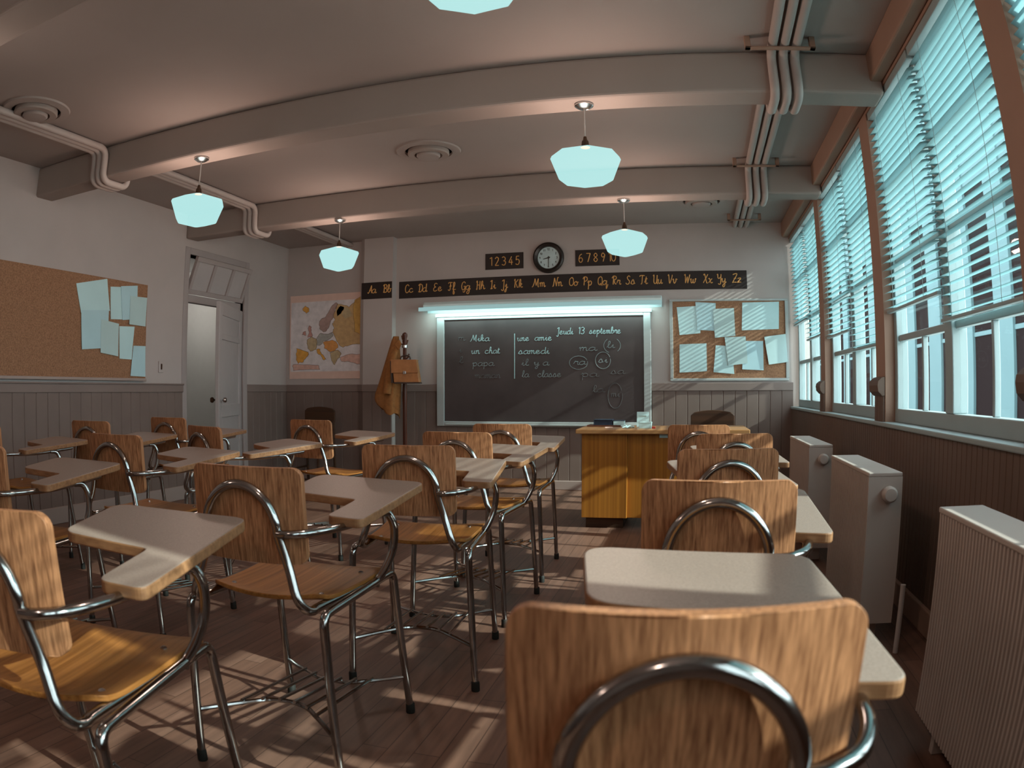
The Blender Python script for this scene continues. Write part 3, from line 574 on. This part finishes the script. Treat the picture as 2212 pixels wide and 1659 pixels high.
# ---------------------------------------------------------------- cork boards and papers
t = thing('cork_board', 'framed cork board full of papers right of the chalkboard', 'board', (.46, YF, 1.185))
b = MB().box(-.645, .645, -.03, 0, 0, .028).box(-.645, .645, -.03, 0, .852, .876).box(-.645, -.612, -.03, 0, .028, .852).box(.612, .645, -.03, 0, .028, .852)
b.obj('frame', M['boardframe'], t, bevel=.004)
MB().box(-.62, .62, -.015, 0, .02, .86).obj('cork_panel', M['cork'], t)
t = thing('cork_board', 'long cork board on the left wall with papers clustered at one end', 'board', (XL + .02, 3.7, 1.21))
MB().box(0, .014, -1.55, 1.315, 0, .885).obj('cork_panel', M['cork'], t, bevel=.003)
MB().box(0, .045, -1.55, 1.30, -.025, 0).obj('ledge', M['base'], t, bevel=.004)
PR = [([(-.106, 1.976), (.141, 1.988), (.145, 1.694), (-.081, 1.676)], 0, 'tilted white sheet at the upper left of the framed cork board'), ([(.097, 2.029), (.318, 2.016), (.301, 1.718), (.11, 1.729)], 1, 'small white sheet highest on the framed cork board, over its neighbour'),
      ([(.286, 1.952), (.514, 1.96), (.522, 1.662), (.3, 1.643)], 2, 'white sheet in the upper middle of the framed cork board'), ([(.607, 2.019), (1.011, 2.027), (1.001, 1.734), (.594, 1.721)], 0, 'wide white sheet at the upper right of the framed cork board'),
      ([(-.083, 1.577), (.208, 1.585), (.21, 1.288), (-.086, 1.275)], 0, 'square white sheet at the lower left of the framed cork board'), ([(.308, 1.564), (.479, 1.553), (.506, 1.257), (.28, 1.278)], 0, 'white sheet at the lower middle of the framed cork board'),
      ([(.405, 1.648), (.633, 1.656), (.653, 1.37), (.441, 1.346)], 2, 'white sheet lapping over its two neighbours in the lower row, framed cork board'), ([(.606, 1.607), (.825, 1.606), (.825, 1.295), (.592, 1.306)], 1, 'white sheet right of the overlapping one in the lower row, framed cork board'),
      ([(.836, 1.65), (1.072, 1.679), (1.092, 1.382), (.882, 1.354)], 5, 'white sheet tilted over the right edge of the framed cork board')]
QL = [([(4.066, 2.002), (4.45, 2.087), (4.501, 1.805), (4.14, 1.758)], 0, 'big white sheet at the upper left of the paper cluster, left wall'), ([(4.498, 2.022), (4.677, 2.038), (4.746, 1.745), (4.517, 1.731)], 0, 'white sheet partly covered, top middle of the paper cluster, left wall'),
      ([(4.632, 2.041), (4.861, 2.072), (4.874, 1.759), (4.671, 1.735)], 1, 'white sheet at the top right of the paper cluster, left wall'), ([(4.765, 1.965), (5.001, 1.972), (4.989, 1.698), (4.761, 1.703)], 2, 'white sheet touching the board end, upper row, left wall'),
      ([(4.141, 1.78), (4.488, 1.81), (4.485, 1.473), (4.16, 1.446)], 1, 'white sheet below the big one in the paper cluster, left wall'), ([(4.391, 1.721), (4.623, 1.697), (4.621, 1.404), (4.391, 1.428)], 2, 'white sheet in the middle of the lower row, left wall'),
      ([(4.636, 1.677), (4.845, 1.687), (4.81, 1.381), (4.647, 1.384)], 0, 'narrow white sheet right of the middle in the lower row, left wall'), ([(4.833, 1.51), (5.003, 1.514), (5.002, 1.226), (4.793, 1.231)], 1, 'white sheet lowest of the cluster at the board corner, left wall')]
def sheet(P, lay, label, wall, grp):
    n = 6; off = .0175 + lay * .0035; V = []; F = []; c = random.uniform(.002, .005)
    for i in range(n + 1):
        for j in range(n + 1):
            u, v = i / n, j / n
            a = Vector(P[0]) * (1 - u) + Vector(P[1]) * u; bq = Vector(P[3]) * (1 - u) + Vector(P[2]) * u; p = a * (1 - v) + bq * v
            d = off + c * (v ** 2) * (.4 + .6 * abs(u - .5) * 2)
            V.append((p.x, YF - d, p.y) if wall == 'f' else (XL + .02 + d, p.x, p.y))
    F = [(i * (n + 1) + j, (i + 1) * (n + 1) + j, (i + 1) * (n + 1) + j + 1, i * (n + 1) + j + 1) for i in range(n) for j in range(n)]
    o = MB().add(V, F).obj('paper_sheet', M[('paper', 'paper2', 'paper3')[lay % 3]]); tag(o, label, 'paper', grp)
    s = o.modifiers.new('thickness', 'SOLIDIFY'); s.thickness = .0006
for P, l, s in PR: sheet(P, l, s, 'f', 'papers on the framed cork board')
for P, l, s in QL: sheet(P, l, s, 'l', 'papers on the left cork board')
t = thing('light_switch', 'small wall switch between the cork board and the door', 'switch', (XL + .02, 5.25, 1.27))
MB().box(0, .010, -.035, .035, 0, .11).obj('plate', M['wall'], t, bevel=.003); MB().box(.010, .02, -.006, .006, .03, .085).obj('toggle', M['darkwood'], t)

# ---------------------------------------------------------------- map
t = thing('wall_map', 'paper wall map with pinkish margins left of the pilaster', 'map', (-4.295, YF, 1.238))
def mp(x, y): return (-4.795 + (x - 95) / 765.0 * 1.005 + 4.295, 2.276 - (y - 155) / 890.0 * 1.038 - 1.238)
MB().box(-.505, .51, -.012, -.004, 0, 1.04).obj('paper', M['mapband'], t)
MB().box(-.49, .51, -.0135, -.012, .09, .955).obj('sea', M['mapsea'], t)
LAND = dict(
 iceland=('gold', '235,285 265,270 305,300 310,330 275,345 240,320'), scandinavia=('mauve', '600,255 560,270 520,340 490,390 440,420 418,460 425,520 460,550 490,555 520,520 540,450 570,400 590,330 620,270'),
 eastern_plain=('ochre', '620,270 590,330 575,400 590,440 560,470 580,520 560,560 590,600 610,650 640,700 680,720 740,700 858,690 858,215 800,250 740,300 680,280'),
 plain_patch=('olive', '690,300 740,330 770,400 700,430 660,380'), plain_patch_two=('pink', '640,440 720,450 740,520 660,540 620,500'), plain_patch_three=('gold', '690,560 780,550 800,640 720,670 660,630'), north_patch=('mauve', '640,290 690,310 650,370 610,400 600,340'),
 far_east=('ochre2', '858,200 800,240 780,300 790,420 800,560 858,600'), british_isles=('rose', '310,480 335,500 330,540 350,590 290,610 310,560 300,520'), west_island=('rose', '240,545 275,535 270,580 230,575'),
 central=('grey', '400,600 440,570 520,580 560,560 575,595 520,640 470,650 450,690 400,690 385,640'), west=('olive', '280,640 340,600 390,620 400,690 390,740 330,750 300,720 290,670'),
 danube=('orange', '470,660 560,640 610,660 630,720 590,750 540,770 480,720'), iberia=('gold', '175,720 300,760 310,790 270,830 250,860 190,880 165,820 170,770'),
 boot=('gold', '390,740 430,730 440,770 480,810 500,840 470,850 450,810 410,780'), balkans=('olive', '540,770 620,750 660,780 640,830 600,870 590,900 565,870 555,820'),
 anatolia=('pink', '650,830 740,790 858,800 858,900 760,880 660,860'), north_africa=('pink', '130,890 300,890 420,905 430,950 130,950'))
for i, (k, (c, s)) in enumerate(LAND.items()):
    P = [tuple(map(float, q.split(','))) for q in s.split()]; Q = []
    for a in range(len(P)):
        x0, y0 = P[a]; x1, y1 = P[(a + 1) % len(P)]
        for j in range(3):
            f = j / 3; Q.append(mp(x0 + (x1 - x0) * f + random.uniform(-6, 6) * (x0 < 850), y0 + (y1 - y0) * f + random.uniform(-6, 6)))
    e = -.0142 - .0004 * (i % 4)
    MB().prism(Q, e, -.0135, 'y').obj('printed_land', M['map_' + c], t)
    if 'patch' not in k: MB().tube([(a, e, b_) for a, b_ in Q], .0016, 4, closed=True).obj('printed_border', M['darkleather'], t)

# ---------------------------------------------------------------- teacher's desk and what lies on it
t = thing('teacher_desk', "teacher's orange brown veneered desk in front of the chalkboard", 'desk', (-.2, 5.78, 0))
MB().box(-.67, .685, -.33, .34, .755, .79).obj('desktop', M['desktop'], t, bevel=.006)
MB().box(-.63, -.27, -.262, .30, .085, .755).obj('left_pedestal', M['desk'], t, bevel=.003)
MB().box(-.27, .62, -.235, -.21, .085, .755).obj('modesty_panel', M['desk'], t, bevel=.003)
MB().box(.36, .62, -.21, .30, .085, .755).obj('right_pedestal', M['desk'], t, bevel=.003)
MB().box(-.60, -.30, -.22, .27, 0, .085).obj('plinth', M['darkwood'], t); MB().box(.39, .60, -.18, .27, 0, .085).obj('plinth', M['darkwood'], t)
MB().box(-.02, .062, -.239, -.235, .722, .755).obj('label_holder', M['paper'], t)
tag(MB().box(-.84, -.545, 5.86, 6.07, .79, .802).obj('folder', M['tray'], bevel=.002), 'flat brown folder under the dark book on the desk', 'folder')
t = thing('book', 'dark blue closed book lying on the brown folder', 'book', (-.70, 5.955, .802))
MB().box(-.085, .075, -.075, .075, 0, .006).box(-.085, .075, -.075, .075, .040, .046).box(-.085, -.079, -.075, .075, .006, .04).obj('cover', M['bookblue'], t, bevel=.002); MB().box(-.079, .07, -.07, .07, .006, .04).obj('pages', M['bookblue'], t)
t = thing('book', 'white paged notebook lying beside the dark blue book', 'book', (-.575, 5.95, .802))
MB().box(-.045, .045, -.06, .06, 0, .034).obj('pages', M['paper'], t, bevel=.002); MB().box(-.046, .046, -.061, .061, .034, .038).obj('cover', M['bookblue'], t)
t = thing('card_box', 'small white box at the front edge of the desk', 'box', (-.337, 5.66, .79))
MB().box(-.05, .05, -.03, .03, 0, .042).obj('box', M['paper'], t, bevel=.002); MB().box(-.052, .052, -.032, .032, .042, .050).obj('lid', M['paper'], t, bevel=.002)
t = thing('standing_card', 'white card standing upright behind the small white box', 'card', (-.37, 5.85, .79))
q = MB().box(-.05, .05, -.003, .003, .0, .125).obj('card', M['paper'], t); q.rotation_euler = (radians(-8), 0, 0)
q = MB().box(-.03, .03, .0, .003, .0, .1).obj('prop', M['paper'], t); q.location = (0, .035, 0); q.rotation_euler = (radians(18), 0, 0)
for k, (x, y, rz, l) in enumerate(((-.50, 5.80, .4, 'crumpled white paper left of the white box, nearer the board'), (-.475, 5.68, -.3, 'crumpled white paper at the desk edge left of the white box'))):
    b = MB(); n = 7; V = []
    for i in range(n + 1):
        for j in range(n + 1): V.append(((i / n - .5) * .085, (j / n - .5) * .07, .003 + .022 * random.random() * (sin(i * 1.7) ** 2 * .6 + .4)))
    b.add(V, [(i * (n + 1) + j, (i + 1) * (n + 1) + j, (i + 1) * (n + 1) + j + 1, i * (n + 1) + j + 1) for i in range(n) for j in range(n)])
    o = b.obj('crumpled_paper', M['paper']); o.location = (x, y, .789); o.rotation_euler = (0, 0, rz); s = o.modifiers.new('thickness', 'SOLIDIFY'); s.thickness = .001
    tag(o, l, 'paper')
tag(MB().box(-.285, -.255, 5.60, 5.62, .79, .806).obj('eraser', M['red'], bevel=.003), 'small red eraser right of the white box', 'eraser')
tag(MB().tube([(-.66, 5.63, .7955), (-.60, 5.66, .7955)], .0055, 8).obj('chalk_stick', M['mapband']), 'short chalk stick in front of the folder', 'chalk')

def wooden_chair(x, y, rz, label):
    t = thing('wooden_chair', label, 'chair', (x, y, 0), rz)
    b = MB(); prof = []
    for k in range(13):
        u = -1 + 2 * k / 12; prof.append((u * .205, .905 - .028 * u * u - (.02 if abs(u) == 1 else 0)))
    poly = [(-.205, .72), (.205, .72)] + prof[::-1]
    b.prism(poly, -.012, .012, 'y'); o = b.obj('backrest', M['darkwood'], t, bevel=.006); o.location = (0, 0, 0)
    MB().box(-.19, .19, -.012, .008, .58, .63).obj('lower_rail', M['darkwood'], t, bevel=.004)
    MB().prism(round_poly([(-.21, 0), (.21, 0), (.22, -.42), (-.22, -.42)], [.03] * 4), .43, .455).obj('seat', M['darkwood'], t, bevel=.006)
    for sx in (-1, 1):
        MB().tube([(sx * .19, .03, 0), (sx * .185, 0, .44), (sx * .185, 0, .75)], .017, 8).obj('leg', M['darkwood'], t, smooth=True)
        MB().tube([(sx * .19, -.39, 0), (sx * .19, -.385, .43)], .017, 8).obj('leg', M['darkwood'], t, smooth=True)
        MB().tube([(sx * .19, .02, .2), (sx * .19, -.39, .2)], .011, 8).obj('stretcher', M['darkwood'], t, smooth=True)
wooden_chair(.235, 6.62, 0, "teacher's dark wooden chair with a curved top, behind the desk")
wooden_chair(-4.18, 7.33, 0, 'dark wooden chair standing below the wall map')

# ---------------------------------------------------------------- coat stand, coat, satchel
CX, CY = -3.03, 7.2
t = thing('coat_stand', 'reddish wooden coat stand between pilaster and chalkboard', 'coat stand', (CX, CY, 0))
MB().lathe([(.024, .06), (.022, .9), (.026, 1.0), (.022, 1.1), (.020, 1.60), (.028, 1.63), (.022, 1.66), (.030, 1.69), (.028, 1.715), (.010, 1.73)], 20).obj('pole', M['redwood'], t, smooth=True)
for k in range(4):
    a = k * pi / 2 + .5; d = Vector((cos(a), sin(a), 0))
    MB().tube(smooth_path([d * .02 + Vector((0, 0, .22)), d * .12 + Vector((0, 0, .12)), d * .26 + Vector((0, 0, .016))], 6), .014, 8).obj('foot', M['redwood'], t, smooth=True)
for a, z in ((pi, 1.60), (pi * .5, 1.60), (-.6, 1.44), (pi * 1.5, 1.64)):
    d = Vector((cos(a), sin(a), 0))
    MB().tube(smooth_path([d * .015 + Vector((0, 0, z)), d * .06 + Vector((0, 0, z + .01)), d * .085 + Vector((0, 0, z + .05))], 5), .008, 8).obj('hook', M['redwood'], t, smooth=True)
MB().lathe([(.03, 1.56), (.032, 1.575), (.03, 1.59)], 20).obj('metal_band', M['steel'], t, smooth=True)
# coat: a hanging cloth body with folds, gathered at the hook
b = MB(); rows = []; nz_, na = 26, 40
for i in range(nz_):
    v = i / (nz_ - 1); z = 1.69 - v * .83
    wl = .035 + .175 * min(1, v * 1.25) ** .9; wr = .03 + .055 * min(1, v * 2)      # spread to the left and to the right
    th = .03 + .075 * min(1, v * 1.3); cxo = -.075 - .05 * v
    if v > .9: wl *= 1 - (v - .9) * 2.2
    ring = []
    for k in range(na):
        a = 2 * pi * k / na; f = 1 + .09 * sin(5 * a + 2.2 * v) * min(1, v * 2) + .04 * sin(9 * a + 5 * v)
        x = cos(a); ring.append((cxo + (x * (wl if x < 0 else wr)) * f, sin(a) * th * f, z - (.10 * max(0, -x) * 0 + .055 * x * (v ** 3)) - .03 * sin(3 * a) * (v ** 6)))
    rows.append(ring)
V = [p for r_ in rows for p in r_]
F = [(i * na + k, i * na + (k + 1) % na, (i + 1) * na + (k + 1) % na, (i + 1) * na + k) for i in range(nz_ - 1) for k in range(na)] + [tuple(range(na)), tuple(range((nz_ - 1) * na, nz_ * na))[::-1]]
t = thing('coat', 'brown wool coat hanging on the left of the coat stand', 'coat', (CX - .03, CY + .005, 0))
b.add(V, F).obj('body', M['coat'], t, smooth=True, auto=80)
sl = [(-.055, -.075, 1.52), (-.095, -.10, 1.36), (-.12, -.115, 1.20), (-.135, -.12, 1.06)]
MB().tube(smooth_path(sl, 6), [.03 + .016 * min(1, k / 6) for k in range(19)], 12).obj('sleeve', M['coat'], t, smooth=True)
q = MB().prism(round_poly([(-.07, 1.60), (-.015, 1.655), (.012, 1.60), (-.02, 1.53)], [.015] * 4), -.06, -.045, 'y').obj('collar', M['coat'], t, bevel=.004)
# satchel
t = thing('satchel', 'tan leather satchel hanging on the right of the coat stand', 'bag', (CX + .085, CY - .172, 1.175), radians(6))
def quad_body(p, y0, y1): return MB().prism(p, y0, y1, 'y')
quad_body([(-.125, 0), (.165, 0), (.125, .235), (-.15, .24)], -.035, .05).obj('body', M['leather'], t, bevel=.012, seg=3)
quad_body([(-.152, .105), (.150, .105), (.128, .242), (-.156, .247)], -.046, -.036).obj('flap', M['leather'], t, bevel=.004)
quad_body([(-.156, .236), (.128, .232), (.128, .246), (-.158, .251)], -.046, .05).obj('flap_top', M['leather'], t, bevel=.004)
quad_body([(-.128, -.008), (.168, -.008), (.165, .008), (-.125, .008)], -.037, .052).obj('bottom_edge', M['darkleather'], t, bevel=.003)
quad_body([(-.158, .0), (-.136, 0), (-.156, .235), (-.172, .235)], -.03, .045).obj('gusset', M['darkleather'], t, bevel=.003)
MB().tube(smooth_path([(-.06, .0, .245), (-.05, .0, .28), (0, 0, .292), (.04, 0, .28), (.05, 0, .245)], 6), .008, 8).obj('handle', M['darkleather'], t, smooth=True)
MB().box(-.016, .016, -.056, -.046, .093, .125).obj('clasp', M['steel'], t, bevel=.003)

# ---------------------------------------------------------------- radiators
def radiator(y0, y1, label, knob=True):
    t = thing('radiator', label, 'radiator', (.85, (y0 + y1) / 2, 0), 0, 'panel radiators under the windows')
    w = (y1 - y0) / 2; pts = []
    n = int((y1 - y0) / .022); p = (y1 - y0) / n
    pts = [(.074, -w), (-.062, -w)]
    for k in range(n):
        a = -w + k * p; pts += [(-.062, a + .002), (-.075, a + .006), (-.075, a + p - .006), (-.062, a + p - .002)]
    pts += [(-.062, w), (.074, w)]
    MB().prism(pts, .10, .735).obj('panel', M['radiator'], t)
    MB().box(-.077, .077, -w - .003, w + .003, .735, .752).obj('top_grille', M['radiator'], t, bevel=.004)
    MB().box(-.077, .077, -w - .004, -w + .0, .10, .735).obj('end_plate', M['radiator'], t)
    for yy in (-w + .12, w - .12): MB().box(-.04, .04, yy - .015, yy + .015, 0, .10).obj('foot', M['radiator'], t, bevel=.003)
    k = MB().lathe([(.03, 0), (.034, .012), (.034, .04), (.026, .05), (.004, .052)], 24)
    q = k.obj('valve_knob', M['radiator'], t, smooth=True); q.location = (.012, -w - .004, .665); q.rotation_euler = (pi / 2, 0, 0)
radiator(4.42, 5.28, 'enamelled panel radiator farthest from the camera under the windows')
radiator(2.91, 3.72, 'enamelled panel radiator with a round valve, middle of three')
radiator(1.20, 2.03, 'ribbed panel radiator nearest the camera at the right edge')
o = MB().tube(fillet([(.93, 3.82, .0), (.93, 3.82, .14), (.90, 3.74, .16)], .03, 4), .010, 10).obj('radiator_pipe', M['pipe'], smooth=True); tag(o, 'short supply pipe rising beside the middle radiator', 'pipe')
o = MB().tube(fillet([(.93, 2.80, .0), (.93, 2.80, .30)], .03, 4), .012, 10).obj('radiator_pipe', M['pipe'], smooth=True); tag(o, 'upright pipe stub between the two nearer radiators', 'pipe')

# ---------------------------------------------------------------- tablet-arm chairs
def sheet_panel(W, zs, yf, t, nx=20):
    """curved ply panel: rows zs with half width W(z); yf(x,z) gives its depth"""
    V = []; F = []; n = nx + 1; m = len(zs)
    for side in (0, 1):
        for z in zs:
            w = W(z)
            for k in range(n):
                x = w * (-1 + 2 * k / nx); V.append((x, yf(x, z) + (t if side else 0), z))
    o = n * m
    for i in range(m - 1):
        for k in range(nx):
            a = i * n + k; F.append((a, a + 1, a + n + 1, a + n)); F.append((o + a, o + a + n, o + a + n + 1, o + a + 1))
    for i in range(m - 1):
        a = i * n; F.append((a, a + n, o + a + n, o + a)); a = i * n + nx; F.append((a, o + a, o + a + n, a + n))
    for k in range(nx):
        F.append((k, o + k, o + k + 1, k + 1)); a = (m - 1) * n + k; F.append((a, a + 1, o + a + 1, o + a))
    return MB().add(V, F)
def corner_w(w, lo, hi, r):
    def f(z):
        d = min(z - lo, hi - z)
        return w - (r - math.sqrt(max(0, r * r - (r - d) ** 2)) if d < r else 0)
    return f
def rows(lo, hi, r, n=6):
    a = [lo + r * (1 - cos(k / n * pi / 2)) for k in range(n)] + [lo + r + (hi - lo - 2 * r) * k / 5 for k in range(6)]
    return a + [hi - r * (1 - cos((n - 1 - k) / n * pi / 2)) for k in range(n)]
TR = .0125
TAB = [(-.146, .742), (.275, .672), (.281, .135), (.166, .155), (.160, .368), (-.120, .435)]
def tz(y): return .781 + .06 * (y - .4)
def make_chair():
    t = thing('tablet_arm_chair', 'x', 'chair')
    zs = rows(.655, .907, .028)
    sheet_panel(corner_w(.17, .655, .907, .028), zs, lambda x, z: .018 - (z - .655) * .075 + .85 * x * x - .009, .018).obj('backrest', M['back'], t, smooth=True, bevel=.004)
    # hoop behind the backrest, running down to the seat
    ya = lambda z: .018 - (z - .655) * .075 - .009 - TR
    H_ = [(.175, .09, .533), (.178, .03, .535), (.172, -.004, .552), (.158, -.014, .585), (.135, ya(.66), .655), (.112, ya(.73), .735)]
    arc = [(.112 * cos(a), ya(.735 + .128 * sin(a)), .735 + .128 * sin(a)) for a in [pi * k / 14 for k in range(1, 14)]]
    L_ = [(-x, y, z) for x, y, z in H_[::-1]]
    Rp = [(.190, .40, .522)] + H_ + arc + L_ + [(-.190, .40, .522)]
    MB().tube(smooth_path(Rp, 4), TR, 12).obj('back_hoop', M['chrome'], t, smooth=True)
    # seat: a dished ply sheet
    V = []; nx, ny = 18, 16; poly_w = lambda v: .185 + .027 * v
    for side in (0, 1):
        for j in range(ny + 1):
            v = j / ny; y = .085 + .435 * v
            ww = poly_w(v); d = min(v, 1 - v) * .435
            if d < .03: ww -= .03 - math.sqrt(max(0, .0009 - (.03 - d) ** 2))
            for i in range(nx + 1):
                u = -1 + 2 * i / nx
                z = .553 - .014 * (1 - u * u) * (1 - .3 * v) + .006 * sin(v * pi) * -1 - .016 * max(0, (v - .82) / .18) ** 2 + .012 * max(0, (.15 - v) / .15)
                V.append((ww * u, y + .012 * (1 - u * u) * (1 if v > .5 else -1) * abs(2 * v - 1), z - (.013 if side else 0)))
    F = []; n = nx + 1; o = n * (ny + 1)
    for j in range(ny):
        for i in range(nx):
            a = j * n + i; F += [(a, a + 1, a + n + 1, a + n), (o + a, o + a + n, o + a + n + 1, o + a + 1)]
        a = j * n; F.append((a, a + n, o + a + n, o + a)); a += nx; F.append((a, o + a, o + a + n, a + n))
    for i in range(nx): F.append((i, o + i, o + i + 1, i + 1)); a = ny * n + i; F.append((a, a + 1, o + a + 1, o + a))
    st = MB().add(V, F).obj('seat', M['seat'], t, smooth=True, bevel=.003)
    for x, y in ((-.15, .41), (.15, .41), (-.145, .15), (.145, .15)):
        MB().lathe([(.008, .540), (.008, .5465), (.004, .5495)], 10, x, y).obj('bolt', M['steel'], t, smooth=True)
    # side rails that bend down into the legs
    for s in (-1, 1):
        MB().tube([(s * .212, .085, .528), (s * .212, .44, .528)], TR, 12).obj('seat_rail', M['chrome'], t, smooth=True)
        for y0, y1, xf in ((.085, 0.0, .235), (.44, .577, .231)):
            e = .02 if y0 < .2 else .515
            P = fillet([(s * .212, y0, .528), (s * .214, e, .528), (s * xf, y1, .012)], .05, 6)
            lg = MB().tube(P, TR, 12).obj('leg', M['chrome'], t, smooth=True)
            MB().lathe([(.015, 0), (.016, .004), (.0155, .035), (.013, .04)], 12, s * xf, y1).obj('rubber_foot', M['rubber'], lg, smooth=True)
    MB().tube([(-.212, .40, .514), (.212, .40, .514)], .009, 10).obj('cross_bar', M['chrome'], t, smooth=True)
    # stretchers and the wire book rack
    fz, rz_ = .145, .175
    fx = .231 - (.231 - .214) * (fz / .5); rx = .235 - .02 * (rz_ / .5)
    fy = .577 - .06 * (fz / .5); ry = .02 * rz_ / .5
    MB().tube(smooth_path([(-fx, fy, fz), (-.12, fy - .055, fz - .008), (-.05, fy - .085, fz - .012), (.05, fy - .085, fz - .012), (.12, fy - .055, fz - .008), (fx, fy, fz)], 5), .0075, 8).obj('front_stretcher', M['chrome'], t, smooth=True)
    MB().tube(smooth_path([(-rx, ry, rz_), (-.13, ry + .09, rz_ + .006), (-.05, ry + .15, rz_ + .008), (.05, ry + .15, rz_ + .008), (.13, ry + .09, rz_ + .006), (rx, ry, rz_)], 5), .0075, 8).obj('rear_stretcher', M['chrome'], t, smooth=True)
    b = MB()
    for x in (-.125, -.075, -.025, .025, .075, .125):
        ax = abs(x); yf_ = fy - .085 + max(0, ax - .05) * .43; yr = ry + .15 - max(0, ax - .05) * .75  # lies on both stretchers
        b.tube([(x, yr - .004, rz_ + .016), (x, yf_ + .004, fz - .001)], .0056, 8)
    b.obj('book_rack', M['chrome'], t, smooth=True)
    # tablet, its arm tube and its front post
    P = round_poly(TAB, [.07, .045, .03, .03, .018, .05], 7)
    V = []; n = len(P)
    V = [(x, y, tz(y)) for x, y in P] + [(x, y, tz(y) - .026) for x, y in P]
    mb = MB().add(V, [tuple(range(n)), tuple(range(n, 2 * n))[::-1]], 0)
    mb.f += [(i, n + i, n + (i + 1) % n, (i + 1) % n) for i in range(n)]; mb.mi += [1] * n
    mb.obj('writing_tablet', [M['lam'], M['ply']], t, bevel=.004)
    MB().tube(smooth_path([(.113, ya(.74) - .004, .742), (.145, -.012, .743), (.185, .02, .744), (.212, .09, .743), (.224, .20, tz(.2) - .030), (.228, .33, tz(.33) - .036), (.230, .55, tz(.55) - .037)], 5), .011, 10).obj('arm_tube', M['chrome'], t, smooth=True)
    MB().tube(smooth_path([(.231, .37, tz(.37) - .037), (.244, .41, .735), (.258, .425, .69), (.250, .425, .615), (.222, .40, .545), (.20, .385, .524), (.17, .375, .514)], 5), TR, 12).obj('tablet_post', M['chrome'], t, smooth=True)
    return t
def copy_tree(o, parent=None):
    c = o.copy(); COL.objects.link(c)
    if parent is not None: c.parent = parent
    for ch in o.children: copy_tree(ch, c)
    return c
CH = [
 (0.0107, 0.6004, 0.0833, 'wooden tablet-arm chair nearest the camera, its backrest filling the lower right'),
 (0.0718, 1.5019, -0.0254, 'tablet-arm chair in the window row, second from the camera'),
 (0.140, 2.300, 0.125, 'tablet-arm chair in the window row, third from the camera'),
 (0.212, 3.085, 0.085, 'tablet-arm chair in the window row, fourth from the camera'),
 (0.0626, 3.8543, 0.0, "tablet-arm chair in the window row, closest to the teacher's desk"),
 (-1.0993, 0.6627, 0.2408, 'tablet-arm chair cut by the lower left corner, seat and tablet large in view'),
 (-1.0884, 1.486, 0.0434, 'dark backed tablet-arm chair in the second row, just beyond the lower left one'),
 (-0.9585, 2.2861, 0.1369, 'tablet-arm chair in the second row with sunlit back and full seat in view'),
 (-1.045, 3.0693, -0.053, 'tablet-arm chair in the second row, third of its line from the front'),
 (-1.0398, 3.8629, 0.0341, 'tablet-arm chair in the second row, the one closest to the chalkboard'),
 (-2.3369, 1.4277, 0.2073, 'tablet-arm chair in the third row cut by the left picture edge'),
 (-2.373, 2.2311, 0.0272, 'tablet-arm chair in the third row, second from the left edge, arm tube shining'),
 (-2.494, 3.0336, -0.3339, 'tablet-arm chair turned askew in the third row, in front of the door'),
 (-2.3792, 4.0164, -0.1318, 'tablet-arm chair in the third row in front of the wall map'),
 (-3.689, 2.347, 0.0066, 'tablet-arm chair by the left wall of which mainly the tablet shows, at the picture edge'),
 (-3.529, 3.1039, 0.1017, 'small looking tablet-arm chair by the left wall, leftmost full backrest'),
 (-3.4959, 3.85, 0.0144, 'tablet-arm chair by the left wall, farthest along it, beside the door frame'),
]
proto = make_chair()
for i, (x, y, a, l) in enumerate(CH):
    o = proto if i == 0 else copy_tree(proto)
    o.location = (x, y, 0); o.rotation_euler = (0, 0, a); tag(o, l, 'chair', 'tablet-arm chairs in rows')
